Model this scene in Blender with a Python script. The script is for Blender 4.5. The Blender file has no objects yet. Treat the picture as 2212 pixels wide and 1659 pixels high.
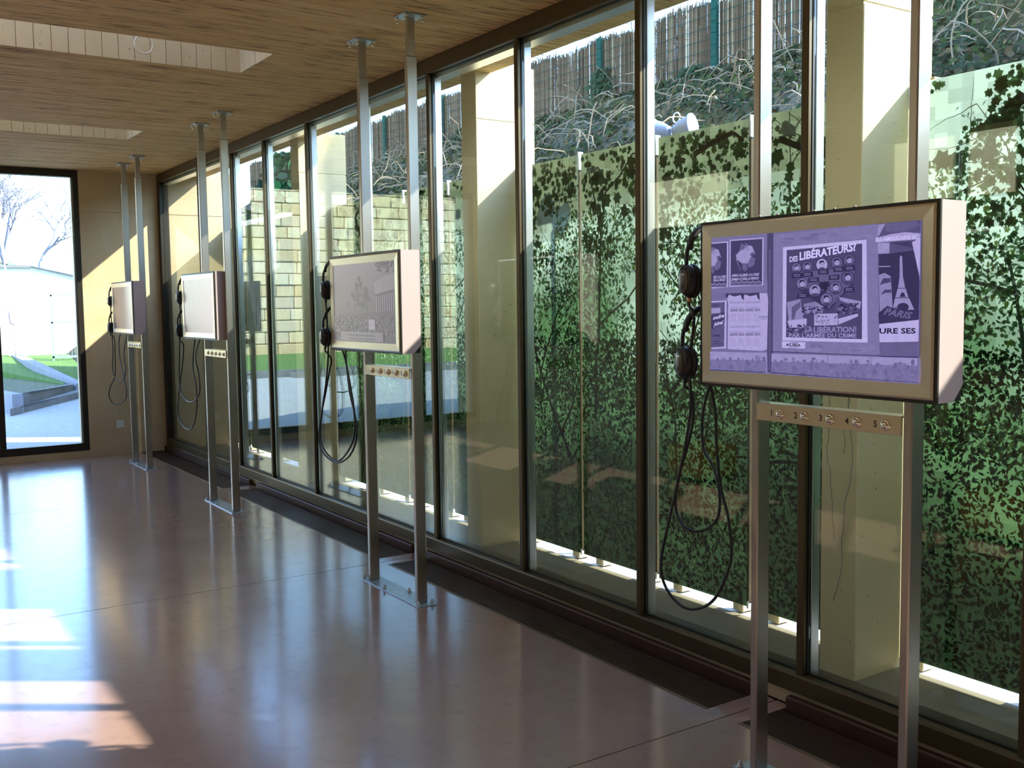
import bpy, math, random
from mathutils import Vector, Matrix
import numpy as np
R = random.Random(7)
C = bpy.context.scene.collection
# ------------------------------------------------------------------ camera, sky, sun, exposure
F_PX, CAM = 2196.8, Vector((11.3997, -3.0807, 1.5555))
YAW, PIT, ROL = 0.5853, 0.0784, -0.0130
_f = Vector((-math.cos(YAW)*math.cos(PIT), math.sin(YAW)*math.cos(PIT), -math.sin(PIT)))
_r = _f.cross(Vector((0, 0, 1))).normalized(); _u = _r.cross(_f)
_R = _r*math.cos(ROL)+_u*math.sin(ROL); _U = -_r*math.sin(ROL)+_u*math.cos(ROL)
cd = bpy.data.cameras.new('camera'); cam = bpy.data.objects.new('camera', cd); C.objects.link(cam)
cd.sensor_width = 36; cd.lens = F_PX/2212*36; cd.clip_start = 0.05; cd.clip_end = 500
m3 = Matrix((_R, _U, -_f)).transposed()
cam.matrix_world = Matrix.Translation(CAM) @ m3.to_4x4()
bpy.context.scene.camera = cam
sc = bpy.context.scene
sc.view_settings.view_transform = 'Standard'; sc.view_settings.look = 'None'
sc.view_settings.gamma = 1; sc.view_settings.use_curve_mapping = False
sc.view_settings.exposure = 0.78
sc.cycles.transparent_max_bounces = 24
sc.cycles.max_bounces = 10; sc.cycles.diffuse_bounces = 6; sc.cycles.glossy_bounces = 5
sc.cycles.sample_clamp_indirect = 6.0
SUN_AZ, SUN_EL = math.radians(54.5), math.radians(34.8)
w = bpy.data.worlds.new('sky'); sc.world = w; w.use_nodes = True
nt = w.node_tree; bg = nt.nodes['Background']
sky = nt.nodes.new('ShaderNodeTexSky'); sky.sky_type = 'NISHITA'; sky.sun_disc = False
sky.sun_elevation = SUN_EL; sky.sun_rotation = math.radians(90)-SUN_AZ
sky.air_density = 1.0; sky.dust_density = 0.5; sky.ozone_density = 1.5
tint = nt.nodes.new('ShaderNodeMix'); tint.data_type = 'RGBA'; tint.blend_type = 'MULTIPLY'; tint.inputs[0].default_value = 1
tint.inputs[7].default_value = (.80, .92, 1.12, 1)
nt.links.new(sky.outputs[0], tint.inputs[6]); nt.links.new(tint.outputs[2], bg.inputs[0]); bg.inputs[1].default_value = 0.85
sl = bpy.data.lights.new('sun', 'SUN'); sl.energy = 9.8; sl.angle = math.radians(0.6); sl.color = (1.0, 0.94, 0.84)
so = bpy.data.objects.new('sun', sl); C.objects.link(so)
sd = Vector((math.cos(SUN_AZ)*math.cos(SUN_EL), math.sin(SUN_AZ)*math.cos(SUN_EL), math.sin(SUN_EL)))
so.rotation_euler = sd.to_track_quat('Z', 'Y').to_euler(); so.location = (14, 14, 12)

# ------------------------------------------------------------------ helpers
def lin(r, g, b):
    return tuple((c/12.92 if c <= .04045 else ((c+.055)/1.055)**2.4) for c in (r/255, g/255, b/255))
class MB:
    def __init__(s): s.v = []; s.f = []; s.c = []; s.sm = []
    def quad(s, *p, col=None): s.poly(p, col)
    def poly(s, p, col=None, smooth=False):
        n = len(s.v); s.v.extend(tuple(q) for q in p); s.f.append(tuple(range(n, n+len(p)))); s.c.append(col); s.sm.append(smooth)
    def box(s, x0, x1, y0, y1, z0, z1, col=None, b=0):
        n = len(s.v)
        if b <= 0:
            s.v += [(x0,y0,z0),(x1,y0,z0),(x1,y1,z0),(x0,y1,z0),(x0,y0,z1),(x1,y0,z1),(x1,y1,z1),(x0,y1,z1)]
            fs = [(0,3,2,1),(4,5,6,7),(0,1,5,4),(1,2,6,5),(2,3,7,6),(3,0,4,7)]
            for f in fs: s.f.append(tuple(n+i for i in f)); s.c.append(col); s.sm.append(False)
        else:  # chamfered vertical+horizontal edges: 24 verts
            X = (x0, x1); Y = (y0, y1); Z = (z0, z1); idx = {}
            for i in (0,1):
                for j in (0,1):
                    for k in (0,1):
                        sx, sy, sz = (b if i == 0 else -b), (b if j == 0 else -b), (b if k == 0 else -b)
                        for a, q in enumerate(((X[i], Y[j]+sy, Z[k]+sz), (X[i]+sx, Y[j], Z[k]+sz), (X[i]+sx, Y[j]+sy, Z[k]))):
                            idx[i,j,k,a] = len(s.v); s.v.append(q)
            def add(l): s.f.append(tuple(l)); s.c.append(col); s.sm.append(False)
            g = idx
            add([g[0,0,0,0],g[0,0,1,0],g[0,1,1,0],g[0,1,0,0]]); add([g[1,0,0,0],g[1,1,0,0],g[1,1,1,0],g[1,0,1,0]])
            add([g[0,0,0,1],g[1,0,0,1],g[1,0,1,1],g[0,0,1,1]]); add([g[0,1,0,1],g[0,1,1,1],g[1,1,1,1],g[1,1,0,1]])
            add([g[0,0,0,2],g[0,1,0,2],g[1,1,0,2],g[1,0,0,2]]); add([g[0,0,1,2],g[1,0,1,2],g[1,1,1,2],g[0,1,1,2]])
            for i in (0,1):
                for j in (0,1): add([g[i,j,0,0],g[i,j,1,0],g[i,j,1,1],g[i,j,0,1]])
                for k in (0,1): add([g[i,0,k,0],g[i,1,k,0],g[i,1,k,2],g[i,0,k,2]])
            for j in (0,1):
                for k in (0,1): add([g[0,j,k,1],g[1,j,k,1],g[1,j,k,2],g[0,j,k,2]])
            for i in (0,1):
                for j in (0,1):
                    for k in (0,1): add([g[i,j,k,0],g[i,j,k,1],g[i,j,k,2]])
        return s
    def tube(s, pts, r, n=6, col=None, cap=True):
        pts = [Vector(p) for p in pts]; rs = r if isinstance(r, (list, tuple)) else [r]*len(pts)
        base = len(s.v); up = None
        for i, p in enumerate(pts):
            t = (pts[min(i+1, len(pts)-1)]-pts[max(i-1, 0)])
            t = t.normalized() if t.length > 1e-9 else Vector((0,0,1))
            if up is None:
                up = Vector((0,0,1)) if abs(t.z) < .9 else Vector((1,0,0))
            a = t.cross(up); a = a.normalized() if a.length > 1e-6 else t.orthogonal().normalized()
            b_ = a.cross(t).normalized(); up = b_
            for k in range(n):
                q = p+(a*math.cos(2*math.pi*k/n)+b_*math.sin(2*math.pi*k/n))*rs[i]
                s.v.append(tuple(q))
        for i in range(len(pts)-1):
            for k in range(n):
                o = base+i*n
                s.f.append((o+k, o+(k+1)%n, o+n+(k+1)%n, o+n+k)); s.c.append(col); s.sm.append(True)
        if cap and n > 2:
            s.f.append(tuple(base+k for k in range(n))[::-1]); s.c.append(col); s.sm.append(False)
            s.f.append(tuple(base+(len(pts)-1)*n+k for k in range(n))); s.c.append(col); s.sm.append(False)
    def lathe(s, prof, n=16, org=(0,0,0), ax='z', col=None, sx=1, sy=1):
        base = len(s.v); o = Vector(org)
        for (r, h) in prof:
            for k in range(n):
                a = 2*math.pi*k/n; x, y = r*math.cos(a)*sx, r*math.sin(a)*sy
                q = {'z': (x, y, h), 'y': (x, h, y), 'x': (h, x, y), '-z': (x, -y, -h)}[ax]
                s.v.append(tuple(o+Vector(q)))
        for i in range(len(prof)-1):
            for k in range(n):
                a = base+i*n
                s.f.append((a+k, a+(k+1)%n, a+n+(k+1)%n, a+n+k)); s.c.append(col); s.sm.append(True)
        s.f.append(tuple(base+k for k in range(n))[::-1]); s.c.append(col); s.sm.append(False)
        s.f.append(tuple(base+(len(prof)-1)*n+k for k in range(n))); s.c.append(col); s.sm.append(False)
    def build(s, name, m, parent=None, loc=None, rot=None, kind=None, **props):
        me = bpy.data.meshes.new(name); me.from_pydata(s.v, [], s.f)
        if m: me.materials.append(m)
        if any(s.sm): me.polygons.foreach_set('use_smooth', s.sm)
        if any(c is not None for c in s.c):
            at = me.color_attributes.new('Col', 'FLOAT_COLOR', 'CORNER')
            buf = []
            for f, c in zip(s.f, s.c):
                c = c or (1,1,1)
                buf.extend((c[0],c[1],c[2],1.0)*len(f))
            at.data.foreach_set('color', buf)
        me.update()
        return link(name, me, parent, loc, rot, kind, **props)
def link(name, me, parent=None, loc=None, rot=None, kind=None, **props):
    o = bpy.data.objects.new(name, me); C.objects.link(o)
    if parent: o.parent = parent
    if loc is not None: o.location = loc
    if rot is not None: o.rotation_euler = rot
    if kind: o['kind'] = kind
    for k, v in props.items(): o[k] = v
    return o
def thing(name, label, cat, loc=(0,0,0), group=None, rot=None, kind=None):
    o = bpy.data.objects.new(name, None); C.objects.link(o); o.location = loc
    o.empty_display_size = .1
    if rot: o.rotation_euler = rot
    if kind: o['kind'] = kind
    if label: o['label'] = label
    if cat: o['category'] = cat
    if group: o['group'] = group
    return o
def B(*a, b=0): return MB().box(*a, b=b)
def kids(o): return [c for c in C.objects if c.parent == o]

def mat(name, col=(.5,.5,.5), rough=.5, metal=0, spec=.5, **kw):
    m = bpy.data.materials.new(name); m.use_nodes = True
    p = m.node_tree.nodes['Principled BSDF']
    p.inputs['Base Color'].default_value = (*col, 1); p.inputs['Roughness'].default_value = rough
    p.inputs['Metallic'].default_value = metal; p.inputs['Specular IOR Level'].default_value = spec
    m['p'] = 1
    return m
def N(m, t, **kw):
    n = m.node_tree.nodes.new(t)
    for k, v in kw.items(): setattr(n, k, v)
    return n
def L(m, a, b): m.node_tree.links.new(a, b)
def P(m): return m.node_tree.nodes['Principled BSDF']
def ramp(m, stops, fac):
    r = N(m, 'ShaderNodeValToRGB'); e = r.color_ramp.elements
    while len(e) < len(stops): e.new(.5)
    for el, (p, c) in zip(e, stops): el.position = p; el.color = (*c, 1)
    L(m, fac, r.inputs[0]); return r.outputs[0]
def noise(m, scale=5, detail=4, rough=.55, sc3=None, dist=0, rot=None):
    tc = N(m, 'ShaderNodeTexCoord'); mp = N(m, 'ShaderNodeMapping')
    L(m, tc.outputs['Object'], mp.inputs[0])
    if sc3: mp.inputs['Scale'].default_value = sc3
    if rot: mp.inputs['Rotation'].default_value = rot
    n = N(m, 'ShaderNodeTexNoise'); n.inputs['Scale'].default_value = scale
    n.inputs['Detail'].default_value = detail; n.inputs['Roughness'].default_value = rough
    n.inputs['Distortion'].default_value = dist
    L(m, mp.outputs[0], n.inputs['Vector']); return n.outputs['Fac']
def mixc(m, a, b, fac, mode='MIX'):
    x = N(m, 'ShaderNodeMix', data_type='RGBA', blend_type=mode)
    for i, s_ in ((6, a), (7, b), (0, fac)):
        if hasattr(s_, 'is_linked'): L(m, s_, x.inputs[i])
        else: x.inputs[i].default_value = (*s_, 1) if isinstance(s_, tuple) else s_
    return x.outputs[2]
def bump(m, h, strength=.3, dist=.01):
    b = N(m, 'ShaderNodeBump'); b.inputs['Strength'].default_value = strength; b.inputs['Distance'].default_value = dist
    L(m, h, b.inputs['Height']); L(m, b.outputs[0], P(m).inputs['Normal'])

# ------------------------------------------------------------------ materials
def concrete(name, c0, c1, rough=.7, stain=(.10,.07,.035), bs=.15):
    m = mat(name, c0, rough)
    big = noise(m, 1.3, 4, .6); fine = noise(m, 22, 5, .6)
    col = mixc(m, c0, c1, ramp(m, [(.35, (0,0,0)), (.65, (1,1,1))], big))
    pits = ramp(m, [(.735, (0,0,0)), (.77, (.7,.7,.7))], noise(m, 48, 1, .5))
    col = mixc(m, col, stain, pits)
    col = mixc(m, col, (.55,.55,.55), .25, 'OVERLAY')
    L(m, col, P(m).inputs['Base Color']); bump(m, fine, bs, .003)
    return m
M_wall = concrete('ochre_concrete', (.50,.37,.20), (.60,.47,.29))
M_pillar = concrete('pillar_concrete', (.58,.46,.23), (.66,.54,.31))
M_ledge = concrete('ledge_concrete', (.17,.145,.085), (.22,.19,.12))  # base colour darkened because the ledge lies in shade
M_shaft = concrete('shaft_concrete', (.62,.50,.30), (.74,.62,.42))
# board-marked ceiling: streaks run across the room (along y)
M_ceil = mat('board_marked_concrete', (.40,.27,.14), .75)
a = noise(M_ceil, 1.0, 5, .65, sc3=(34, 1.1, 1)); b_ = noise(M_ceil, 1.0, 3, .6, sc3=(9, .5, 1)); c_ = noise(M_ceil, 2.2, 3)
col = mixc(M_ceil, (.82,.56,.25), (.62,.40,.165), ramp(M_ceil, [(.4, (0,0,0)), (.62, (1,1,1))], a))
col = mixc(M_ceil, col, (.20,.10,.03), ramp(M_ceil, [(.535, (0,0,0)), (.61, (1,1,1))], noise(M_ceil, 1.0, 4, .75, sc3=(46, 2.6, 1))))
col = mixc(M_ceil, col, (.86,.62,.33), ramp(M_ceil, [(.5, (0,0,0)), (.75, (.7,.7,.7))], b_))
L(M_ceil, col, P(M_ceil).inputs['Base Color']); bump(M_ceil, a, .9, .02)
# polished floor
M_floor = mat('polished_floor', (.15,.10,.095), .2)
a = noise(M_floor, 1.6, 6, .6); b_ = noise(M_floor, 14, 4, .6)
col = mixc(M_floor, (.33,.195,.155), (.40,.25,.205), ramp(M_floor, [(.35, (0,0,0)), (.7, (1,1,1))], a))
col = mixc(M_floor, col, (.23,.145,.125), ramp(M_floor, [(.55, (0,0,0)), (.8, (.6,.6,.6))], b_))
L(M_floor, col, P(M_floor).inputs['Base Color'])
rr = ramp(M_floor, [(.3, (.16,.16,.16)), (.7, (.25,.25,.25))], b_); L(M_floor, rr, P(M_floor).inputs['Roughness'])
P(M_floor).inputs['IOR'].default_value = 1.55; P(M_floor).inputs['Coat Weight'].default_value = .5; P(M_floor).inputs['Coat Roughness'].default_value = .12
M_joint = mat('dark_joint', (.02,.016,.014), .9)
M_bronze = mat('bronze_frame', lin(92,80,58), .38, .65)
M_darkframe = mat('dark_frame', lin(52,48,40), .4, .5)
M_alu = mat('bright_aluminium', (.72,.74,.76), .3, .9)
M_gasket = mat('black_gasket', (.012,.012,.012), .5)
# brushed steel
M_steel = mat('brushed_steel', (.50,.47,.42), .33, 1)
bump(M_steel, noise(M_steel, 1, 3, .5, sc3=(300, 300, 4)), .12, .001)
M_plate = mat('zinc_plate', (.50,.56,.62), .38, .8)
L(M_plate, ramp(M_plate, [(.3, (.42,.48,.54)), (.7, (.58,.63,.68))], noise(M_plate, 30, 3)), P(M_plate).inputs['Base Color'])
M_bezel = mat('brushed_bezel', (.80,.75,.62), .33, .85)
bump(M_bezel, noise(M_bezel, 1, 3, .5, sc3=(6, 400, 400)), .1, .001)
M_cab = mat('painted_cabinet', (.46,.36,.355), .4, 0)
M_cabd = mat('cabinet_dark_gap', (.018,.014,.012), .45, 0)
M_bar = mat('champagne_bar', (.82,.70,.50), .32, .9)
M_chrome = mat('chrome_button', (.85,.80,.70), .08, 1)
M_black = mat('black_plastic', (.012,.011,.010), .42)
M_foam = mat('black_leatherette', (.010,.009,.008), .5)
M_cupplate = mat('grey_cup_plate', (.11,.095,.075), .3, .4)
M_rubber = mat('black_cord', (.009,.010,.013), .45)
M_copper = mat('copper_collar', (.65,.33,.2), .35, .8)
M_white = mat('white_plastic', (.72,.74,.72), .4)
M_ink = mat('black_ink', (.01,.01,.01), .6)
M_grille = mat('bronze_grille', (.085,.040,.026), .45, .35)
M_grillef = mat('grille_edge_trim', (.26,.20,.12), .4, .6)
M_pit = mat('grille_pit', (.01,.006,.004), .9)
M_clip = mat('white_clip', (.9,.9,.88), .3)
# glass: tinted see-through plus Fresnel reflection
def glass(name, tint, ior=1.55):
    m = bpy.data.materials.new(name); m.use_nodes = True; t = m.node_tree; t.nodes.clear()
    out = t.nodes.new('ShaderNodeOutputMaterial'); mx = t.nodes.new('ShaderNodeMixShader')
    tr = t.nodes.new('ShaderNodeBsdfTransparent'); gl = t.nodes.new('ShaderNodeBsdfGlossy'); fr = t.nodes.new('ShaderNodeFresnel')
    ge = t.nodes.new('ShaderNodeNewGeometry'); mr = t.nodes.new('ShaderNodeMapRange')
    mr.inputs['To Min'].default_value = ior; mr.inputs['To Max'].default_value = 1/ior
    t.links.new(ge.outputs['Backfacing'], mr.inputs['Value']); t.links.new(mr.outputs[0], fr.inputs['IOR'])
    tr.inputs[0].default_value = (*tint, 1); gl.inputs['Roughness'].default_value = 0.0; gl.inputs[0].default_value = (.93,1,.96,1)
    t.links.new(fr.outputs[0], mx.inputs[0]); t.links.new(tr.outputs[0], mx.inputs[1]); t.links.new(gl.outputs[0], mx.inputs[2])
    t.links.new(mx.outputs[0], out.inputs[0]); return m
M_glass = glass('window_glass', (.94,.975,.95), 1.62)
M_glass2 = glass('skylight_glass', (.95,.97,.96), 1.45)
# vertex-coloured materials
def colmat(name, rough=.6, spec=.3):
    m = mat(name, (1,1,1), rough, 0, spec); at = N(m, 'ShaderNodeVertexColor', layer_name='Col')
    L(m, at.outputs[0], P(m).inputs['Base Color']); return m
M_leaf = colmat('leaf_colours', .85, .08)
M_reed = colmat('reed_colours', .8, .1)
M_print = bpy.data.materials.new('translucent_forest_print'); M_print.use_nodes = True
t_n = M_print.node_tree; t_n.nodes.clear()
o_ = t_n.nodes.new('ShaderNodeOutputMaterial'); mx = t_n.nodes.new('ShaderNodeMixShader'); mx.inputs[0].default_value = .62
d_ = t_n.nodes.new('ShaderNodeBsdfDiffuse'); tl = t_n.nodes.new('ShaderNodeBsdfTranslucent'); at = t_n.nodes.new('ShaderNodeVertexColor'); at.layer_name = 'Col'
t_n.links.new(at.outputs[0], d_.inputs[0]); t_n.links.new(at.outputs[0], tl.inputs[0])
t_n.links.new(d_.outputs[0], mx.inputs[1]); t_n.links.new(tl.outputs[0], mx.inputs[2]); t_n.links.new(mx.outputs[0], o_.inputs[0])
def screenmat(name, strength, mottling=.25):
    m = mat(name, (.02,.02,.025), .22); at = N(m, 'ShaderNodeVertexColor', layer_name='Col')
    n1 = noise(m, 60, 5, .65); c = mixc(m, at.outputs[0], ramp(m, [(.3, (.35,.35,.38)), (.7, (.75,.75,.72))], n1), mottling, 'OVERLAY')
    L(m, c, P(m).inputs['Emission Color']); P(m).inputs['Emission Strength'].default_value = strength; return m
M_screen = screenmat('lit_screen_picture', .62)
M_screen_dim = screenmat('dim_screen_picture', .54, .05)
M_ivyground = mat('bank_soil', (.05,.05,.025), .95)
L(M_ivyground, ramp(M_ivyground, [(.35, (.035,.04,.02)), (.6, (.12,.10,.05)), (.75, (.06,.09,.03))], noise(M_ivyground, 3, 6, .7)), P(M_ivyground).inputs['Base Color'])
bump(M_ivyground, noise(M_ivyground, 18, 5), 1, .05)
M_gravel = mat('pale_gravel', (.5,.5,.5), .9)
L(M_gravel, ramp(M_gravel, [(.3, (.30,.30,.31)), (.7, (.58,.57,.55))], noise(M_gravel, 28, 5, .8)), P(M_gravel).inputs['Base Color'])
bump(M_gravel, noise(M_gravel, 40, 4), .8, .02)
M_grass = mat('lawn', (.1,.25,.04), .9)
L(M_grass, ramp(M_grass, [(.3, (.07,.16,.03)), (.7, (.20,.36,.08))], noise(M_grass, 30, 5, .8)), P(M_grass).inputs['Base Color'])
bump(M_grass, noise(M_grass, 60, 4), 1, .04)
M_dry = mat('dry_hill_grass', (.4,.38,.22), .95)
L(M_dry, ramp(M_dry, [(.3, (.045,.065,.03)), (.5, (.12,.12,.07)), (.7, (.18,.15,.10))], noise(M_dry, 1.2, 6, .75)), P(M_dry).inputs['Base Color'])
M_bark = mat('grey_bark', (.16,.13,.12), .9); M_twig = mat('dry_twig', (.26,.20,.13), .9)
M_green = mat('green_fence_paint', (.006,.06,.048), .8, 0, .1)
M_render = mat('pale_render', (.78,.75,.70), .9)
M_kerb = concrete('weathered_kerb', (.12,.13,.14), (.2,.2,.2), .9)
M_kerbtop = concrete('kerb_coping', (.24,.25,.30), (.30,.30,.34), .8)
M_soil = mat('planting_soil', (.12,.13,.08), .95)
L(M_soil, ramp(M_soil, [(.35, (.06,.075,.035)), (.62, (.16,.17,.10)), (.7, (.5,.48,.4))], noise(M_soil, 26, 4, .8)), P(M_soil).inputs['Base Color'])
M_gate = mat('galvanised_gate', (.45,.5,.58), .4, .7)
M_pole = mat('pink_pole', (.55,.35,.34), .6)
M_lamp = mat('pale_blue_lamp', (.24,.30,.44), .4)
M_wood = mat('pale_wood', (.55,.42,.26), .7); M_ochre = mat('ochre_box', (.62,.36,.10), .5)
L(M_ochre, ramp(M_ochre, [(.35, (.50,.27,.07)), (.65, (.70,.42,.13))], noise(M_ochre, 3, 4, .6, sc3=(1, 1, 10))), P(M_ochre).inputs['Base Color'])

# ------------------------------------------------------------------ room shell
YL, XB, H = -4.6, 13.6, 3.0
# floor: poured slabs divided by saw joints, cut out for the grille trenches
fl = thing('floor', None, None, kind='structure')
B(-.02, XB, YL, -.085, -.12, -.06).build('joint_bed', M_joint, fl)
JX = [0.0, 2.86, 5.88, 8.74, 11.6, XB]; GY0, GY1 = -.385, -.100
for i in range(5):
    x0, x1 = JX[i]+(.003 if i else 0), JX[i+1]-.003
    s = MB(); s.box(x0, x1, YL, GY0, -.06, 0)
    s.box(x0, x0+(.07 if i else .0)+.0001, GY0, -.085, -.06, 0); s.box(x1-.09, x1, GY0, -.085, -.06, 0)
    s.box(x0, x1, GY1+.001, -.085, -.06, 0)
    s.build('slab', M_floor, fl)
# ceiling with board marks and skylight openings
SKY = [(-.75, -.2), (2.2, 2.72), (5.13, 5.70), (8.02, 8.6), (10.95, 11.5)]
SY1 = -.905
ce = thing('ceiling', None, None, kind='structure')
s = MB(); x = -.02; bw = .098
def board(y0, y1, xa, xb, dz): s.box(xa, xb, y0, y1, H+dz, H+.06)
cuts = sorted([v for q in SKY for v in q])
while x < XB:
    dz = R.choice((0, 0, 0, .0006, .0012)); xb = x+bw
    segs = [x]+[c for c in cuts if x < c < xb]+[xb]
    for xa, xe in zip(segs[:-1], segs[1:]):
        mid = (xa+xe)/2; hole = any(q[0] < mid < q[1] for q in SKY)
        board(SY1 if hole else YL, .42, xa, xe-.0004, dz)
        if hole: board(YL, -4.15, xa, xe-.0004, dz)
    x = xb
s.build('board_marked_soffit', M_ceil, ce)
s = MB()
prev = -.3
for (a0, a1) in SKY[1:]+[(XB+.3, XB+.3)]:
    s.box(prev, a0, YL-.2, .42, H+.055, H+.62); prev = a1
for (a0, a1) in SKY[1:]: s.box(a0, a1, SY1, .42, H+.055, H+.62); s.box(a0, a1, YL-.2, -4.15, H+.055, H+.62)
for (a0, a1) in SKY[1:]:
    s.box(a0-.12, a0, -4.27, SY1+.12, H+.62, H+1.12); s.box(a1, a1+.12, -4.27, SY1+.12, H+.62, H+1.12); s.box(a0, a1, SY1, SY1+.12, H+.62, H+1.12); s.box(a0, a1, -4.27, -4.15, H+.62, H+1.12)  # upstands added out of sight to keep sun off the lower linings
s.build('roof_slab', M_pillar, ce)
s = MB()
for (a0, a1) in SKY[1:]:      # board-marked linings of the skylight shafts, in vertical boards
    y = -4.15
    while y < SY1-.01:
        ye = min(y+.09, SY1); d = R.choice((0, .002, .004))
        s.box(a0-.001+d, a0+.006+d, y, ye-.004, H+.002, H+1.1); s.box(a1-.006-d, a1+.001-d, y, ye-.004, H+.002, H+1.1); y += .09
    xx = a0
    while xx < a1-.01:
        xe = min(xx+.09, a1); d = R.choice((0, .003)); s.box(xx, xe-.002, SY1-.006-d, SY1+.001-d, H+.002, H+1.1)
        s.box(xx, xe-.002, -4.151+d, -4.144+d, H+.002, H+1.1); xx += .09
s.build('skylight_lining', M_shaft, ce)
for (a0, a1) in SKY[1:]: B(a0-.05, a1+.05, -4.2, SY1+.05, H+1.13, H+1.145).build('skylight_pane', M_glass2, ce)

# end wall with its big window opening, and the fin running on outside
WY0, WY1 = -4.05, -.905
we = thing('wall_end', None, None, kind='structure')
s = MB()
s.box(-.48, 0, WY1, .0, -.1, 2.572); s.box(-.48, 0, WY1, .0, 2.580, 3.05); s.box(-.48, -.006, WY1, 0, 2.57, 2.582)
s.box(-.48, 0, .0, .78, -.1, 2.572); s.box(-.48, 0, .0, .78, 2.580, 3.05); s.box(-.48, -.006, 0, .78, 2.57, 2.582)
s.box(-.48, 0, WY0, WY1, -.1, .07); s.box(-.48, 0, YL-.2, WY0, -.1, 3.05)
s.build('concrete_face', M_wall, we)
wl = thing('wall_left', None, None, kind='structure')
s = MB(); OP = [(2.55, 4.0), (5.75, 7.0), (8.3, 9.7)]
px_ = -.32
for (a0, a1) in OP: s.box(px_, a0, YL-.25, YL, -.1, 3.05); s.box(a0, a1, YL-.25, YL, -.1, 2.36); s.box(a0, a1, YL-.25, YL, 2.9, 3.05); px_ = a1
s.box(px_, XB+.3, YL-.25, YL, -.1, 3.05)
s.build('concrete_face', M_wall, wl)
for i, (a0, a1) in enumerate(OP):
    B(a0, a1, YL-.14, YL-.13, 2.36, 2.9).build('clerestory_pane', M_glass, wl)
B(XB, XB+.3, YL-.2, .8, -.1, 3.05).build('wall_back', M_wall, kind='structure')

# glazed facade (window_1)
YG = -.072
wf = thing('window_1', None, None, kind='structure')
MX = [1.45, 2.43, 3.25, 4.16, 5.08, 6.03, 6.965, 7.915, 8.842, 9.715, 10.63, 11.55, 12.47]
for i, x in enumerate(MX):
    wd = .034
    B(x, x+wd, -.107, -.086, .135, 2.91, b=.003).build('mullion', M_bronze, wf)
    B(x-.003, x+wd+.003, -.086, -.077, .13, 2.91).build('gasket', M_gasket, wf)
    B(x+.002, x+wd+.004, -.066, -.022, .12, 2.93, b=.002).build('mullion_cap', M_alu, wf)
B(0.0, .085, -.107, -.01, .135, 2.91, b=.003).build('jamb', M_darkframe, wf)
B(0, XB, -.107, -.080, 2.91, 2.998, b=.003).build('head_rail', M_bronze, wf)
B(0, XB, -.064, .02, 2.885, 2.998).build('head_trim', M_alu, wf)
s = MB()
pr = [(-.107,.062),(-.107,.125),(-.103,.134),(-.078,.141),(-.078,.062)]
for i in range(len(pr)):
    a0, a1 = pr[i], pr[(i+1) % len(pr)]
    s.quad((0,a0[0],a0[1]), (XB,a0[0],a0[1]), (XB,a1[0],a1[1]), (0,a1[0],a1[1]))
s.poly([(0,y,z) for y, z in pr]); s.poly([(XB,y,z) for y, z in pr][::-1])
s.build('sill_rail', M_bronze, wf)
B(0, XB, -.064, .03, .04, .128).build('outer_sill', M_bronze, wf)
xs = [.085]+MX+[XB]
for i in range(len(xs)-1):
    x0 = xs[i]+(.034 if i else 0); x1 = xs[i+1]
    B(x0, x1, YG-.004, YG+.004, .125, 2.92).build('pane', M_glass, wf)
    B(x0, x1, -.082, -.0765, .1405, .147).build('glazing_bead', M_gasket, wf)
B(0, XB, -.085, .10, -.12, .060).build('trim_1', M_wall, kind='structure')

# end window (window_2)
w2 = thing('window_2', None, None, kind='structure')
fr = .055
s = MB(); s.box(-.05, .004, WY1-fr, WY1, .07, 2.998, b=.003); s.box(-.09, .004, WY0, WY0+fr, .07, 2.998, b=.003)
s.build('jamb', M_darkframe, w2)
B(-.09, .004, WY0+fr, WY1-fr, 2.925, 2.998).build('head_rail', M_darkframe, w2)
B(-.09, .004, WY0+fr, WY1-fr, .07, .15).build('bottom_rail', M_darkframe, w2)
ys = [WY0+fr, -3.27, -2.5, -1.73, WY1-fr]
for y in ys[1:-1]: B(-.09, .004, y-.03, y+.03, .15, 2.925, b=.003).build('mullion', M_darkframe, w2)
for y0, y1 in zip(ys[:-1], ys[1:]):
    B(-.05, -.042, y0+.005, y1-.005, .15, 2.925).build('pane', M_glass, w2)
s = MB(); s.box(-.03, -.02, WY1-fr-.018, WY1-fr, .15, 2.925); s.box(-.03, -.02, WY1-fr-.009, WY1-fr-.006, .15, 2.925); s.build('glazing_bead', M_alu, w2)

# ------------------------------------------------------------------ outside: pillars, ledge, ground, bank
PX = [3.0, 5.915, 8.79, 11.66]
for i, x in enumerate(PX):
    p = thing('pillar', None, None, kind='structure')
    s = MB(); s.box(x-.18, x, .31, .755, -.2, 2.705, b=.004); s.box(x-.176, x-.004, .314, .751, 2.70, 2.715); s.box(x-.18, x, .31, .755, 2.712, H+.06, b=.003)
    s.build('concrete_shaft', M_pillar, p)
B(-.0, XB+2, .10, .60, -.25, 0).build('ledge', M_ledge, kind='structure')
B(-3, XB+2, .60, 1.5, -.35, -.01).build('gravel_strip', M_gravel, kind='structure')
prof = [(1.1,-.05), (2.5,1.05), (4,2.2), (5.2,3.18), (6.2,3.85), (7.5,4.5), (9,5.12), (10.5,5.3), (30,6)]
s = MB(); nx = 50; X0, X1 = -22, 18
hs = [[0]*len(prof) for _ in range(nx+1)]
for i in range(nx+1):
    for j, (y, z) in enumerate(prof):
        hs[i][j] = z+(.12*math.sin(i*1.7+j)+.10*math.sin(i*.63+j*2.1))*(1 if 3 < y < 12 else 0)
n0 = 0
for i in range(nx+1):
    for j, (y, z) in enumerate(prof): s.v.append((X0+(X1-X0)*i/nx, y, hs[i][j]))
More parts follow.
